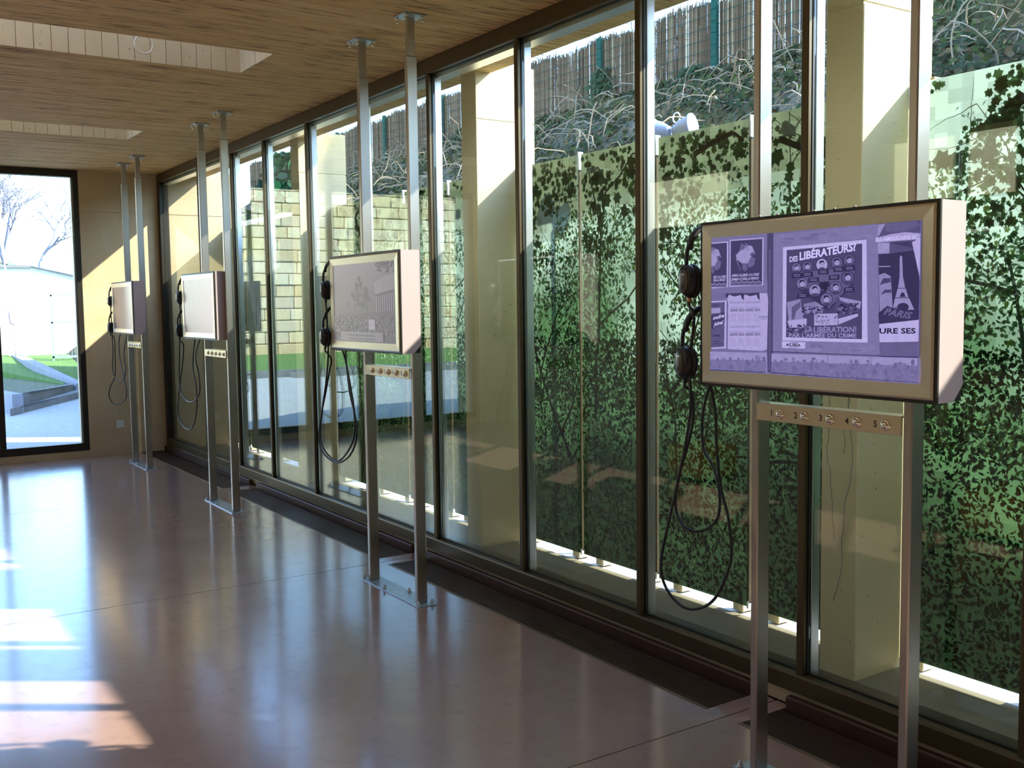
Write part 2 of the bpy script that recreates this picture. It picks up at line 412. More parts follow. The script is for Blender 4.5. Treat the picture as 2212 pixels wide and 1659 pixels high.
for i in range(nx):
    for j in range(len(prof)-1):
        a_ = i*len(prof)+j; s.f.append((a_, a_+len(prof), a_+len(prof)+1, a_+1)); s.c.append(None); s.sm.append(True)
bank = s.build('bank', M_ivyground, kind='structure')
def bankz(x, y):
    for (ya, za), (yb, zb) in zip(prof[:-1], prof[1:]):
        if ya <= y <= yb: return za+(zb-za)*(y-ya)/(yb-ya)
    return prof[-1][1]
# ivy leaves and dry stems over the bank
def leafpoly(mb, c, nrm, size, col, k=5, spin=0):
    n = Vector(nrm).normalized(); a = n.orthogonal().normalized(); b = n.cross(a)
    ca, sa = math.cos(spin), math.sin(spin); a, b = a*ca+b*sa, b*ca-a*sa
    pts = ((0,1),(.42,.35),(.8,.05),(.3,-.35),(0,-.8),(-.3,-.35),(-.8,.05),(-.42,.35)) if k == 8 else ((0,1),(.62,.1),(.3,-.8),(-.3,-.8),(-.62,.1))
    mb.poly([Vector(c)+(a*x+b*y)*size for x, y in pts], col)
s = MB()
for i in range(46000):
    x = R.uniform(-16, 7.5); y = R.uniform(4.9, 9.6)
    if R.random() < .15: y = 9+R.gauss(0, .1)
    z = bankz(x, y)+R.uniform(-.02, .22)
    pat = math.sin(x*1.1)*math.sin(y*1.7+x*.4)
    if pat > .45 and R.random() < .7: continue
    g = R.random(); k = R.uniform(.6, 1.5)
    col = (.018*k,.032*k,.014*k) if g < .55 else ((.04*k,.055*k,.016*k) if g < .8 else (.10*k,.07*k,.035*k))
    leafpoly(s, (x, y, z), (R.gauss(0,.5), -1+R.gauss(0,.5), .8+R.gauss(0,.4)), R.uniform(.03, .062), col, 5, R.uniform(0, 6.3))
for cx_, h in ((-3.6, .75), (-8.6, .4), (3.4, .9), (-1.2, .3)):
    for i in range(700):
        z = R.random()**1.6*h; x = cx_+R.gauss(0, .22*(1-z/h*.5))
        leafpoly(s, (x, 8.9+R.gauss(0,.05), 5.1+z), (R.gauss(0,.4),-1,.3), R.uniform(.03,.06), (.028,.055,.028), 5, R.uniform(0,6.3))
iv = s.build('ivy', M_leaf, kind='stuff', label='dark ivy leaves spread over the bank below the reed fence', category='ivy')
s = MB()
for i in range(900):
    x = R.uniform(-15, 7); y = R.uniform(5.6, 9.0); p = Vector((x, y, bankz(x, y)+.12)); d = Vector((R.gauss(0,1), R.gauss(0,.3), R.uniform(.1, .8))).normalized(); pts = [p]
    for k in range(5): d = (d+Vector((R.gauss(0,.35), R.gauss(0,.15), R.gauss(-.22,.2)))).normalized(); p = p+d*R.uniform(.08,.2); pts.append(p)
    s.tube(pts, R.uniform(.006, .013), 3, cap=False)
s.build('dry_vines', M_twig, kind='stuff', label='tangle of dry brown stems among the ivy on the bank', category='vines')

# reed fence on green posts
YF, ZF0, ZF1 = 9.0, 4.93, 6.40
rf = thing('reed_fence', 'tall brown reed screen fence on green posts at the top of the bank', 'fence', (0, YF, ZF0))
s = MB(); x = -22.9
while x < 6.5:
    for lay in (0, 1, 2):
        xx = x+R.uniform(-.012,.012); top = ZF1-ZF0+R.gauss(.0,.035)+.04*math.sin(x*3); r = R.uniform(.007,.013); yy = .02+lay*.025+R.uniform(-.008,.008)
        k = R.uniform(.55,1.35); g = R.random(); col = (.15*k,.105*k,.07*k) if g < .8 else (.30*k,.24*k,.15*k)
        ln = R.gauss(0,.012)
        if R.random() < .10+.12*(math.sin(x*2.3)+math.sin(x*5.1)>1.1): continue
        n = len(s.v)
        for (zz, ox) in ((-.25, 0), (top, ln)):
            s.v += [(xx-r+ox, yy, zz), (xx+ox, yy-r, zz), (xx+r+ox, yy, zz)]
        for k2 in (0, 1): s.f.append((n+k2, n+k2+1, n+k2+4, n+k2+3)); s.c.append(col); s.sm.append(False)
    x += .017
s.build('reeds', M_reed, rf, kind='stuff')
s = MB()
for k in range(9): s.box(-22.9, 6.5, -.038, -.030, -.05+k*.185, -.043+k*.185)
s.build('wire', M_green, rf, kind='stuff')
PS = 3.33; fx = -.70
for k in range(-7, 3):
    x = fx+k*2.95
    s = MB(); s.box(x-.06, x+.06, -.10, -.04, -.6, ZF1-ZF0+.02, b=.004)
    for q in range(8): s.box(x-.065, x+.065, -.112, -.10, q*.185, q*.185+.014)
    s.build('post', M_green, rf)

# ------------------------------------------------------------------ bare trees beyond the fence
def bare_tree(name, label, base, h, spread, group=None, rad=.10, seed=1, lv=5, mt=None, minr=.006):
    r_ = random.Random(seed); tr = MB(); br = MB()
    def grow(p, d, ln, rr, lev):
        pts = [p]; q = p; dd = d
        for k in range(4):
            dd = (dd+Vector((r_.gauss(0,.16), r_.gauss(0,.16), r_.gauss(.03,.08)))).normalized(); q = q+dd*ln/4; pts.append(q)
        (tr if lev == 0 else br).tube(pts, [max(minr, rr*(1-.4*i/4)) for i in range(5)], 5 if lev < 2 else 3, cap=False)
        if lev < lv:
            for i in range(r_.choice((2, 3, 3, 4)) if lev < 3 else 2):
                st = pts[r_.choice((2, 3, 4, 4))]
                nd = (dd+Vector((r_.gauss(0,spread), r_.gauss(0,spread), r_.gauss(.15,.35)))).normalized()
                grow(st, nd, ln*r_.uniform(.6,.85), rr*.58, lev+1)
    grow(Vector((0,0,0)), Vector((0,0,1)), h*.33, rad, 0)
    t_ = thing(name, label, 'tree', base, group)
    tr.build('trunk', mt or M_bark, t_); br.build('branches', mt or M_bark, t_, kind='stuff')
    return t_
for i, x in enumerate((-13.5, -9.2, -5.2, -1.9, 1.2, 4.6)):
    bare_tree('bare_tree', None, (x, 11.2+(i % 2)*1.1, 5.0), 3.6, .6, 'bare twiggy trees behind the reed fence', .05, 11+i, 5, None, .008)['label'] = 'leafless twiggy tree behind the reed fence, '+('at its far end', 'above the second stand', 'above the third stand', 'left of the poster screen posts', 'above the poster screen', 'at the picture edge on the right')[i]

# slim tree added out of view beyond the fence, shading the far stand
cy = thing('added_shade_tree', 'unseen slim dark tree beyond the reed fence, added to shade the far stand', 'tree', (9.95, 11.5, 5.0))
s = MB()
for i in range(9000):
    a_ = R.uniform(0, 6.28); hh = R.random(); rr = .72*min(1, (1-hh)*4)*(.5+.5*R.random()**.5)
    leafpoly(s, (rr*math.cos(a_), rr*math.sin(a_), .3+hh*9.0), (R.gauss(0,1), R.gauss(0,1), R.gauss(0,1)), R.uniform(.08,.16), (.02,.06,.03), 5, R.uniform(0,6.3))
s.build('foliage', M_leaf, cy); s = MB(); s.tube([(0,0,-.2),(0,0,9)], [.14,.03], 7); s.build('trunk', M_bark, cy)

# conifer above the far left panels
s = MB(); cdr = thing('cedar_shrub', 'dark green feathery evergreen at the far end of the bank above the panels', 'shrub', (-2.0, 2.2, 0.75))
for i in range(2600):
    a_ = R.uniform(0, 6.28); hh = R.random(); rr = (1-hh*.75)*1.05*R.random()**.5
    p = Vector((rr*math.cos(a_), rr*math.sin(a_), .9+hh*1.95))
    leafpoly(s, p, (R.gauss(0,1), R.gauss(0,1), R.gauss(0,1)), R.uniform(.05,.10), (.02*R.uniform(.6,1.6), .075*R.uniform(.6,1.5), .035), 5, R.uniform(0,6.3))
s.build('foliage', M_leaf, cdr); s = MB(); s.tube([(0,0,.15),(0,0,2.6)], [.05,.02], 6); s.build('trunk', M_bark, cdr)

# ------------------------------------------------------------------ printed forest panels between the pillars
YP, ZP0, ZP1 = .62, .045, 2.425
PK = .50
def vn(x, y, s=0):  # cheap smooth noise
    return .5+.25*(math.sin(x*2.1+s)+math.sin(y*3.3+s*1.7+math.sin(x*1.3+s)*1.5))+.2*math.sin(x*7.1+y*5.3+s*3)*.5
def forest(x0, x1, seed, dark, near=True):
    r_ = random.Random(seed); s = MB(); nx, nz = 12, 44
    yb = -.0105
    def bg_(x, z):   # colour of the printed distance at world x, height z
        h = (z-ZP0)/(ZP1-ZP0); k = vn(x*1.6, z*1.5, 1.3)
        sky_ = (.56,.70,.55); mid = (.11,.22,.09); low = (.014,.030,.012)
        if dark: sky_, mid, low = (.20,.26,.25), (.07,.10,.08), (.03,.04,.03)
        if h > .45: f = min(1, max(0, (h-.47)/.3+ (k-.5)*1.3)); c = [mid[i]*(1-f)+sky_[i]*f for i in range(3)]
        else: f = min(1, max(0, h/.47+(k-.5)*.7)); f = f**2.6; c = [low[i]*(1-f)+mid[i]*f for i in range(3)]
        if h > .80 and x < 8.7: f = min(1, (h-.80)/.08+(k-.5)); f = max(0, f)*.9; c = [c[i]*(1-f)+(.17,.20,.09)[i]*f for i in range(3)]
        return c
    for i in range(nx):
        for j in range(nz):
            xa, xb = x0+(x1-x0)*i/nx, x0+(x1-x0)*(i+1)/nx; za, zb = ZP0+(ZP1-ZP0)*j/nz, ZP0+(ZP1-ZP0)*(j+1)/nz
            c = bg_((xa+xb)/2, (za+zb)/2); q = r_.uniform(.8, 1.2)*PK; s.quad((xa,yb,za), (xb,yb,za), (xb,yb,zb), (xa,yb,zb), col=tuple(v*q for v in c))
    lay = [yb-.0002]; s.m = 0
    def stroke(pts, ws, col):
        y = lay[0]; lay[0] -= .000004
        L_, Rr = [], []
        for i, (x, z) in enumerate(pts):
            a = pts[max(0, i-1)]; b = pts[min(len(pts)-1, i+1)]; dx, dz = b[0]-a[0], b[1]-a[1]; l = math.hypot(dx, dz) or 1
            nx_, nz_ = -dz/l*ws[i], dx/l*ws[i]; L_.append((x+nx_, z+nz_)); Rr.append((x-nx_, z-nz_))
        for i in range(len(pts)-1):
            q = [L_[i], L_[i+1], Rr[i+1], Rr[i]]
            if all(x0 < p[0] < x1 and ZP0 < p[1] < ZP1 for p in q): s.poly([(p[0], y, p[1]) for p in q], col)
    def leaf(x, z, sz, col, kind):
        if not (x0+sz < x < x1-sz and ZP0+sz < z < ZP1-sz): return
        y = lay[0]; lay[0] -= .0000012; a = r_.uniform(0, 6.28) if kind else r_.gauss(3.14, .7); ca, sa = math.cos(a), math.sin(a)
        pts = ((0,1),(.3,.55),(.75,.6),(.62,.1),(.7,-.4),(.2,-.42),(0,-.75),(-.2,-.42),(-.7,-.4),(-.62,.1),(-.75,.6),(-.3,.55)) if kind == 0 else ((0,1),(.34,.25),(.28,-.5),(0,-1),(-.28,-.5),(-.34,.25))
        s.poly([(x+(px*ca-pz*sa)*sz, y, z+(px*sa+pz*ca)*sz) for px, pz in pts], tuple(v*PK for v in col))
    def branch(x, z, a, ln, wd, col, lev=0):
        pts = [(x, z)]; 
        for k in range(7): a += r_.gauss(0, .14); x += math.cos(a)*ln/7; z += math.sin(a)*ln/7; pts.append((x, z))
        stroke(pts, [wd*(1-.1*k) for k in range(8)], col)
        if lev < 3:
            for k in range(3): q = r_.choice(pts[2:]); branch(q[0], q[1], a+r_.choice((-1,1))*r_.uniform(.4,1.1), ln*.6, wd*.5, col, lev+1)
    tc = (.045,.05,.04) if not dark else (.02,.022,.02)
    for k in range(2 if not dark else 3): branch(r_.uniform(x0, x1), ZP0+r_.uniform(0, .9), 1.57+r_.gauss(0,.12), r_.uniform(1.0,1.9), r_.uniform(.007,.018), tc)
    def put(n, z0, z1, szr, cols, kinds, keep=lambda x, z: True):
        for k in range(n):
            x = r_.uniform(x0, x1); z = r_.uniform(z0, z1)
            if not keep(x, z): continue
            c = r_.choice(cols); q = r_.uniform(.65, 1.35); leaf(x, z, r_.uniform(*szr), tuple(v*q for v in c), r_.choice(kinds))
    if dark:
        put(1100, ZP0, 1.25, (.008,.022), [(.03,.055,.03), (.05,.09,.045), (.10,.15,.10), (.02,.03,.02)], (1,))
        put(300, 1.0, 2.4, (.008,.02), [(.04,.06,.045), (.08,.12,.09)], (1,), lambda x, z: vn(x*4, z*3, 2) > .55)
    else:
        MID = [(.16,.36,.13), (.26,.48,.18), (.42,.62,.32), (.10,.24,.09), (.58,.74,.55), (.38,.54,.14), (.30,.50,.26)]
        put(2600, .95, 2.1, (.007,.019), MID, (0,1,1), lambda x, z: vn(x*3, z*2.5, 3) > .2)
        put(1300, 1.1, 2.25, (.007,.018), [(.13,.27,.11), (.17,.34,.14), (.10,.20,.09)], (0,1,1), lambda x, z: vn(x*3.4, z*2.1, 5) > .52)
        put(500, 1.2, 2.3, (.005,.014), [(.70,.84,.78), (.60,.78,.70)], (1,), lambda x, z: vn(x*4.1, z*3.1, 9) > .5)
        put(3600, ZP0, 1.35, (.006,.017), [(.02,.05,.025), (.03,.08,.03), (.045,.11,.045), (.012,.03,.015), (.03,.075,.045)], (1,1,0))
        put(1200, .3, 1.4, (.006,.018), [(.10,.24,.07), (.20,.34,.07), (.10,.28,.17), (.28,.40,.10)], (1,1,0), lambda x, z: vn(x*3.1, z*3.7, 8)+(z-.7)*.3 > .55)
        put(160, .3, 1.5, (.004,.010), [(.40,.58,.50)], (1,), lambda x, z: vn(x*5.1, z*4, 4) > .5)
        branch(r_.uniform(x0, x1), r_.uniform(.5, 1.2), r_.uniform(.2, 1.2), .8, .010, (.02,.024,.018))
        put(430, 1.8, ZP1, (.010,.028), [(.08,.17,.07), (.11,.23,.09), (.17,.31,.12), (.09,.16,.09)], (0,), lambda x, z: vn(x*2.9+seed, z*2.6, 6+seed)+(z-1.75)*.55 > .66)
        put(22, 2.05, ZP1, (.03,.055), [(.06,.13,.06), (.09,.18,.08)], (0,), lambda x, z: vn(x*2.3, z*2.2, 6) > .3)
        if r_.random() < .8: branch(r_.uniform(x0, x1), 2.3, -.9+r_.gauss(0,.5), 1.0, .016, (.03,.035,.03))
    return s
for (xo, z0_, z1_, sd_) in ((.045, .55, 1.4, 1), (.150, .9, 1.5, 2), (.125, .3, 1.3, 3)):
    rc = random.Random(sd_); pts = []; xx = PX[2]-.18+xo; z_ = z1_
    while z_ > z0_: pts.append((min(PX[2]-.012, max(PX[2]-.17, xx)), .3099, z_)); xx += rc.gauss(0, .006); z_ -= .03
    s = MB(); s.tube(pts, .0018, 4, cap=False); s.build('crack', M_kerb, [o for o in C.objects if o.name == 'pillar.002'][0])
bays = [(0.0, PX[0]-.18), (PX[0], PX[1]-.18), (PX[1], PX[2]-.18), (PX[2], PX[3]-.18)]
ORD = ['first', 'second', 'third', 'fourth']
PLB = ['%s bare dark forest print panel from the end wall fin', '%s green forest panel past the farthest pillar', '%s green forest panel past the middle pillar', '%s green forest panel past the pillar behind the poster screen']
BAYN = ['between the end wall fin and the farthest pillar', 'between the farthest and the middle pillar', 'between the middle pillar and the pillar behind the nearest screen', 'beyond the pillar behind the nearest screen']
for bi, (b0, b1) in enumerate(bays):
    wdt = (b1-b0)/4
    for k in range(4):
        x0, x1 = b0+wdt*k+.006, b0+wdt*(k+1)-.006
        t_ = thing('printed_panel', PLB[bi] % ORD[k], 'panel', (0, YP, 0), 'forest photograph panels outside the glass wall')
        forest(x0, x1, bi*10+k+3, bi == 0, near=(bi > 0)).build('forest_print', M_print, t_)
        B(x0, x1, -.008, .004, ZP0, ZP1).build('glass_sheet', M_glass2, t_)
        if k < 3:
            B(x1-.003, x1+.005, -.020, .010, ZP0+.02, ZP1-.10, b=.001).build('joint_strip', M_bronze, t_)
            B(x1-.004, x1+.005, -.026, .012, ZP1-.09, ZP1+.015, b=.002).build('clip', M_clip, t_)
            B(x1-.004, x1+.005, -.026, .012, ZP0-.005, ZP0+.03, b=.002).build('clip', M_clip, t_)
        for dx in ((.09 if k else .02), wdt-.012-.13): B(x0+dx, x0+dx+.07, .01, .10, 0, ZP0+.03, b=.003).build('bracket', M_pillar, t_)

# floodlight standing behind the panels
fl_ = thing('floodlight', 'pale blue twin-headed outdoor floodlight peeking over the panel tops', 'lamp', (6.73, 1.2, 0))
s = MB(); s.tube([(0,0,-.0),(0,0,2.5)], .02, 8); s.build('pole', M_lamp, fl_)
for sx in (-1, 1):
    s = MB(); s.lathe([(.028,.01*sx),(.036,.03*sx),(.058,.075*sx),(.070,.125*sx),(.078,.130*sx),(.078,.142*sx),(.070,.142*sx)], 18, (0,0,0), ax='x')
    s.build('lamp_head', M_lamp, fl_, loc=(0, 0, 2.585), rot=(0, -.12*sx, .35))
s = MB(); s.tube([(.04+.03*math.cos(a*.5), 0, 2.66+.03*math.sin(a*.5)) for a in range(13)], .005, 5); s.build('ring', M_clip, fl_)
bd = MB(); bd.box(8.80, 8.88, .64, .78, 2.43, 2.443, b=.002)
bd.build('wooden_board', M_wood, label='small pale wooden board lying on the panel tops beside the near pillar', category='board')

# ------------------------------------------------------------------ view beyond the end window
B(-40, -.50, -30, .9, -.4, -.02).build('gravel_ground', M_gravel, kind='structure')
s = MB()
pts = [(-16,-30,.45),(-16,4,.45),(-10.6,4,.10),(-10.6,-30,.10)]
s.poly([(x,y,z) for x,y,z in pts]); s.build('lawn', M_grass, kind='structure')
kb = thing('trim_2', None, None, kind='structure')
s = MB(); s.box(-10.7, -10.5, -30, -2.2, -.1, .14); s.build('kerb', M_kerb, kb)
# raised bed with low walls
rb = thing('raised_bed', 'low wedge-shaped concrete planting bed on the gravel outside the end window', 'planter', (0,0,0))
def prism(mb, pts, z0, z1s):
    n = len(pts); b_ = [(x,y,z0) for x,y in pts]; t_ = [(x,y,z) for (x,y), z in zip(pts, z1s)]
    mb.poly(b_[::-1]); mb.poly(t_)
    for i in range(n): mb.poly([b_[i], b_[(i+1)%n], t_[(i+1)%n], t_[i]])
s = MB(); prism(s, [(-6.0,-.80),(-8.6,.40),(-12.5,.75),(-11.5,-1.6)], -.05, [.20,.16,.14,.20]); s.build('soil', M_soil, rb)
s = MB(); prism(s, [(-5.7,-.90),(-5.75,-.74),(-11.2,-1.60),(-11.2,-1.9)], -.05, [.28,.28,.28,.28]); s.build('side_wall', M_kerbtop, rb)
s = MB(); prism(s, [(-5.7,-.90),(-8.7,.52),(-8.85,.40),(-5.9,-.72)], -.05, [.28,.18,.18,.28]); s.build('front_wall', M_kerb, rb)
s = MB(); prism(s, [(-5.35,-.98),(-8.2,.62),(-8.5,.5),(-5.6,-.82)], -.05, [.09,.09,.09,.09]); s.build('footing', M_kerb, rb)
s = MB(); prism(s, [(-8.8,.42),(-12.6,.80),(-15.5,.3),(-15.5,-.8),(-12.5,-.3)], -.05, [.17,.2,.5,.5,.3]); s.build('grass_strip', M_grass, rb)
s = MB(); prism(s, [(-8.6,.54),(-8.7,.70),(-15.4,.62),(-15.4,.36)], -.05, [.2,.2,.5,.5]); s.build('coping', M_kerbtop, rb)
wo = MB(); wo.box(-13, -.5, 1.5, 1.8, -.3, 2.7); wo.build('added_shade_wall', M_wall, kind='structure')  # wall added beside the view to shade the gravel, itself unseen
B(-1, 15, -8.2, -7.9, -.3, 4.2).build('wall_front', M_wall, kind='structure')
# building, gate and pole
bl = thing('outbuilding', 'low sunlit white rendered building with a sloping eave beyond the gravel', 'building', (-16.2, 0, 0))
s = MB(); prism(s, [(0,-4.2),(0,1.0),(0,3.2),(-3,3.2),(-3,-4.2)], 0, [2.62,2.62,2.12,2.12,2.62]); s.build('wall', M_render, bl)
s = MB(); prism(s, [(.08,-4.3),(.08,1.0),(-.1,1.0),(-.1,-4.3)], 2.60, [2.66]*4); s.build('eave', M_kerb, bl)
s = MB(); s.tube([(.05,1.0,2.63),(.05,3.2,2.14)], .03, 6); s.build('verge', M_kerb, bl)
gt = thing('gate', 'pale galvanised metal gate standing against the white building', 'gate', (-14.6, 1.15, .42))
s = MB()
for y in (0, .62): s.box(-.02, .02, y, y+.035, -.1, 1.5)
s.box(-.02, .02, 0, .62, 0, .05); s.box(-.02, .02, 0, .62, 1.46, 1.5); s.box(-.02, .02, 0, .62, .82, .86); s.build('frame', M_gate, gt)
for k in range(8):
    B(-.008, .008, .075+k*.07, .085+k*.07, .05, 1.46).build('bar', M_gate, gt)
pl = thing('pole', 'slim pinkish pole with a crooked foot outside the end window', 'pole', (-13.5, .17, .3))
s = MB(); s.tube([(0,.04,.95),(0,-.03,.97),(0,-.05,1.1),(0,-.14,4.1)], .018, 6); s.build('shaft', M_pole, pl)
s = MB(); s.tube([(0,.04,.95),(0,.04,.1)], .006, 4); s.build('stay', M_pole, pl)
# hill with bare trees
s = MB(); nx, ny = 14, 22; HX0, HX1, HY0, HY1 = -55, -19, -16, 16
def hz(x, y):
    u = (HX1-x)/(HX1-HX0); return .4+ 5.0*math.exp(-((y-.0)/5.5)**2)*min(1, u*1.9)+.1*math.sin(x+y*1.3)
for i in range(nx+1):
    for j in range(ny+1):
        x = HX0+(HX1-HX0)*i/nx; y = HY0+(HY1-HY0)*j/ny; s.v.append((x, y, hz(x, y)))
for i in range(nx):
    for j in range(ny):
        a_ = i*(ny+1)+j; s.f.append((a_, a_+ny+1, a_+ny+2, a_+1)); s.c.append(None); s.sm.append(True)
s.build('hill', M_dry, kind='structure')
M_far = mat('far_hazed_bark', (.20,.20,.26), .95)  # bluish haze of distance put into the bark colour
HT = ['nearest the pole', 'in the middle of the clump', 'close to the right edge of the end window', 'lowest on the slope', 'leaning over the pole', 'tall on the crest', 'slim, between two larger ones', 'far back on the hill']
for i, (x, y, h) in enumerate(((-34,.55,4.6), (-37,1.9,4.4), (-33,2.6,4.6), (-30,3.3,4.2), (-31,-.6,5.2), (-40,1.2,5.0), (-38,3.2,4.6), (-44,3.0,5.4))):
    bare_tree('bare_tree', 'leafless grey tree on the far hill, '+HT[i], (x, y, hz(x, y)-.1), h, .42, 'bare trees on the far hill', .10, 51+i, 6, M_far, .012)

# sandstone block wall by the lawn (seen mirrored in the glass)
sw = thing('stone_wall', None, None, kind='structure')
B(-14.7, -14.25, -16, -5.3, -.2, 5.2).build('mortar_core', mat('mortar', (.5,.42,.28), .95), sw)
cols = [mat('sandstone', c, .9) for c in ((.62,.48,.28), (.55,.40,.22), (.66,.54,.36), (.58,.45,.30))]
me_s = []
for k in range(8):
    s = MB(); wv = .24+.05*k/2; s.box(0, .10+.02*(k % 3), -wv, wv, 0, .285, b=.02); me = bpy.data.meshes.new('stone'); me.from_pydata(s.v, [], s.f); me.materials.append(cols[k % 4]); me_s.append((me, wv))
row = 0; z = .3
while z < 5.0:
    y = -13.2+R.uniform(0,.3)
    while y < -5.6:
        me, wv = R.choice(me_s)
        if y+2*wv > -5.4: break
        link('stone', me, sw, (-14.28, y+wv, z)); y += 2*wv+.02
    z += .305
B(-10.4, -10.0, -14, -5.5, -.1, .1).build('kerbstone', M_kerb, kind='structure')

# ------------------------------------------------------------------ floor grilles in the trench along the glass
GX = [(JX[0]+.002, JX[1]-.093), (JX[1]+.073, JX[2]-.093), (JX[2]+.073, JX[3]-.093), (JX[3]+.073, JX[4]-.093), (JX[4]+.073, XB-.1)]
GL = ['bronze floor grille at the far end, running up to the end wall', 'bronze floor grille beside the second screen stand from the end wall', 'long bronze floor grille between the third stand and the nearest stand',
      'bronze floor grille at the foot of the nearest screen stand', 'bronze floor grille beyond the nearest stand, next to the viewer']
slat_me = {}
for i, (x0, x1) in enumerate(GX):
    g = thing('floor_grille', GL[i], 'grille', (x0, GY0, 0), 'floor grilles along the glass wall')
    ln = x1-x0; wy = GY1-GY0
    s = MB(); s.box(0, ln, .001, .010, -.05, .003); s.box(0, ln, wy-.010, wy-.001, -.05, .003); s.build('frame', M_grillef, g)
    s = MB(); s.box(0, ln, .010, wy-.010, -.058, -.05); s.build('tray', M_pit, g)
    s = MB(); s.box(.002, ln-.002, wy-.036, wy-.002, -.03, .050, b=.006); s.build('edge_profile', M_grille, g)
    me = None
    for k in range(17):
        y = .014+k*.0125
        if me is None:
            o = B(.002, ln-.002, 0, .0065, -.022, .0015).build('slat', M_grille, g, loc=(0, y, 0)); me = o.data
        else: link('slat', me, g, (0, y, 0))

# ------------------------------------------------------------------ picture on the nearest screen (flat print on the display)
def homog(src, dst):
    A = []; b = []
    for (x, y), (u, v) in zip(src, dst):
        A.append([x,y,1,0,0,0,-u*x,-u*y]); b.append(u); A.append([0,0,0,x,y,1,-v*x,-v*y]); b.append(v)
    h = np.linalg.solve(np.array(A, float), np.array(b, float)); return lambda p: ((h[0]*p[0]+h[1]*p[1]+h[2])/(h[6]*p[0]+h[7]*p[1]+1), (h[3]*p[0]+h[4]*p[1]+h[5])/(h[6]*p[0]+h[7]*p[1]+1))
class Pic:
    def __init__(s, x0, x1, z0, z1, y, hom=None): s.m = MB(); s.b = (x0,x1,z0,z1); s.y = y; s.h = hom; s.n = 0
    def uv(s, p): return s.h(p) if s.h else p
    def pt(s, u, v): x0,x1,z0,z1 = s.b; return (x0+(x1-x0)*min(1,max(0,u)), s.y-s.n*.000012, z1-(z1-z0)*min(1,max(0,v)))
    def poly(s, pts, col): s.n += 1; s.m.poly([s.pt(*s.uv(p)) for p in pts], col)
    def rect(s, x0, y0, x1, y1, col): s.poly([(x0,y0),(x1,y0),(x1,y1),(x0,y1)], col)
    def circ(s, x, y, rx, ry, col, n=20): s.poly([(x+rx*math.cos(6.2832*k/n), y+ry*math.sin(6.2832*k/n)) for k in range(n)], col)
    def line(s, a, b, w, col):
        dx, dy = b[0]-a[0], b[1]-a[1]; l = math.hypot(dx, dy) or 1; nx, ny = -dy/l*w/2, dx/l*w/2
        s.poly([(a[0]+nx,a[1]+ny),(b[0]+nx,b[1]+ny),(b[0]-nx,b[1]-ny),(a[0]-nx,a[1]-ny)], col)
    def text(s, body, bl, br, h, col, bold=0, shear=0):
        vs, fs = glyphs(body, bold, shear); s.n += 1
        wd = max(v[0] for v in vs); mn = min(v[0] for v in vs)
        ux, uy = (br[0]-bl[0]), (br[1]-bl[1])
        mp = [s.pt(*s.uv((bl[0]+ux*(x-mn)/(wd-mn), bl[1]+uy*(x-mn)/(wd-mn)-y*h/.70))) for x, y in vs]
        for f in fs: s.m.poly([mp[i] for i in f], col)
_gc = {}
def glyphs(body, bold=0, shear=0):
    k = (body, bold, shear)
    if k not in _gc:
        cu = bpy.data.curves.new('lettering', 'FONT'); cu.body = body; cu.resolution_u = 2; cu.offset = bold; cu.shear = shear
        o = bpy.data.objects.new('lettering', cu); C.objects.link(o); dg = bpy.context.evaluated_depsgraph_get(); dg.update()
        me = o.evaluated_get(dg).to_mesh(); vs = [(v.co.x, v.co.y) for v in me.vertices]; fs = [tuple(p.vertices) for p in me.polygons]
        # keep faces wound so that they face the viewer
        o.evaluated_get(dg).to_mesh_clear(); bpy.data.objects.remove(o); bpy.data.curves.remove(cu); _gc[k] = (vs, fs)
    return _gc[k]
def pc(v, t=0):  # lilac monochrome of the screen, v = brightness 0..255
    return lin(min(255, v*.84+4), min(255, v*.80+2), min(255, v*.88+40))
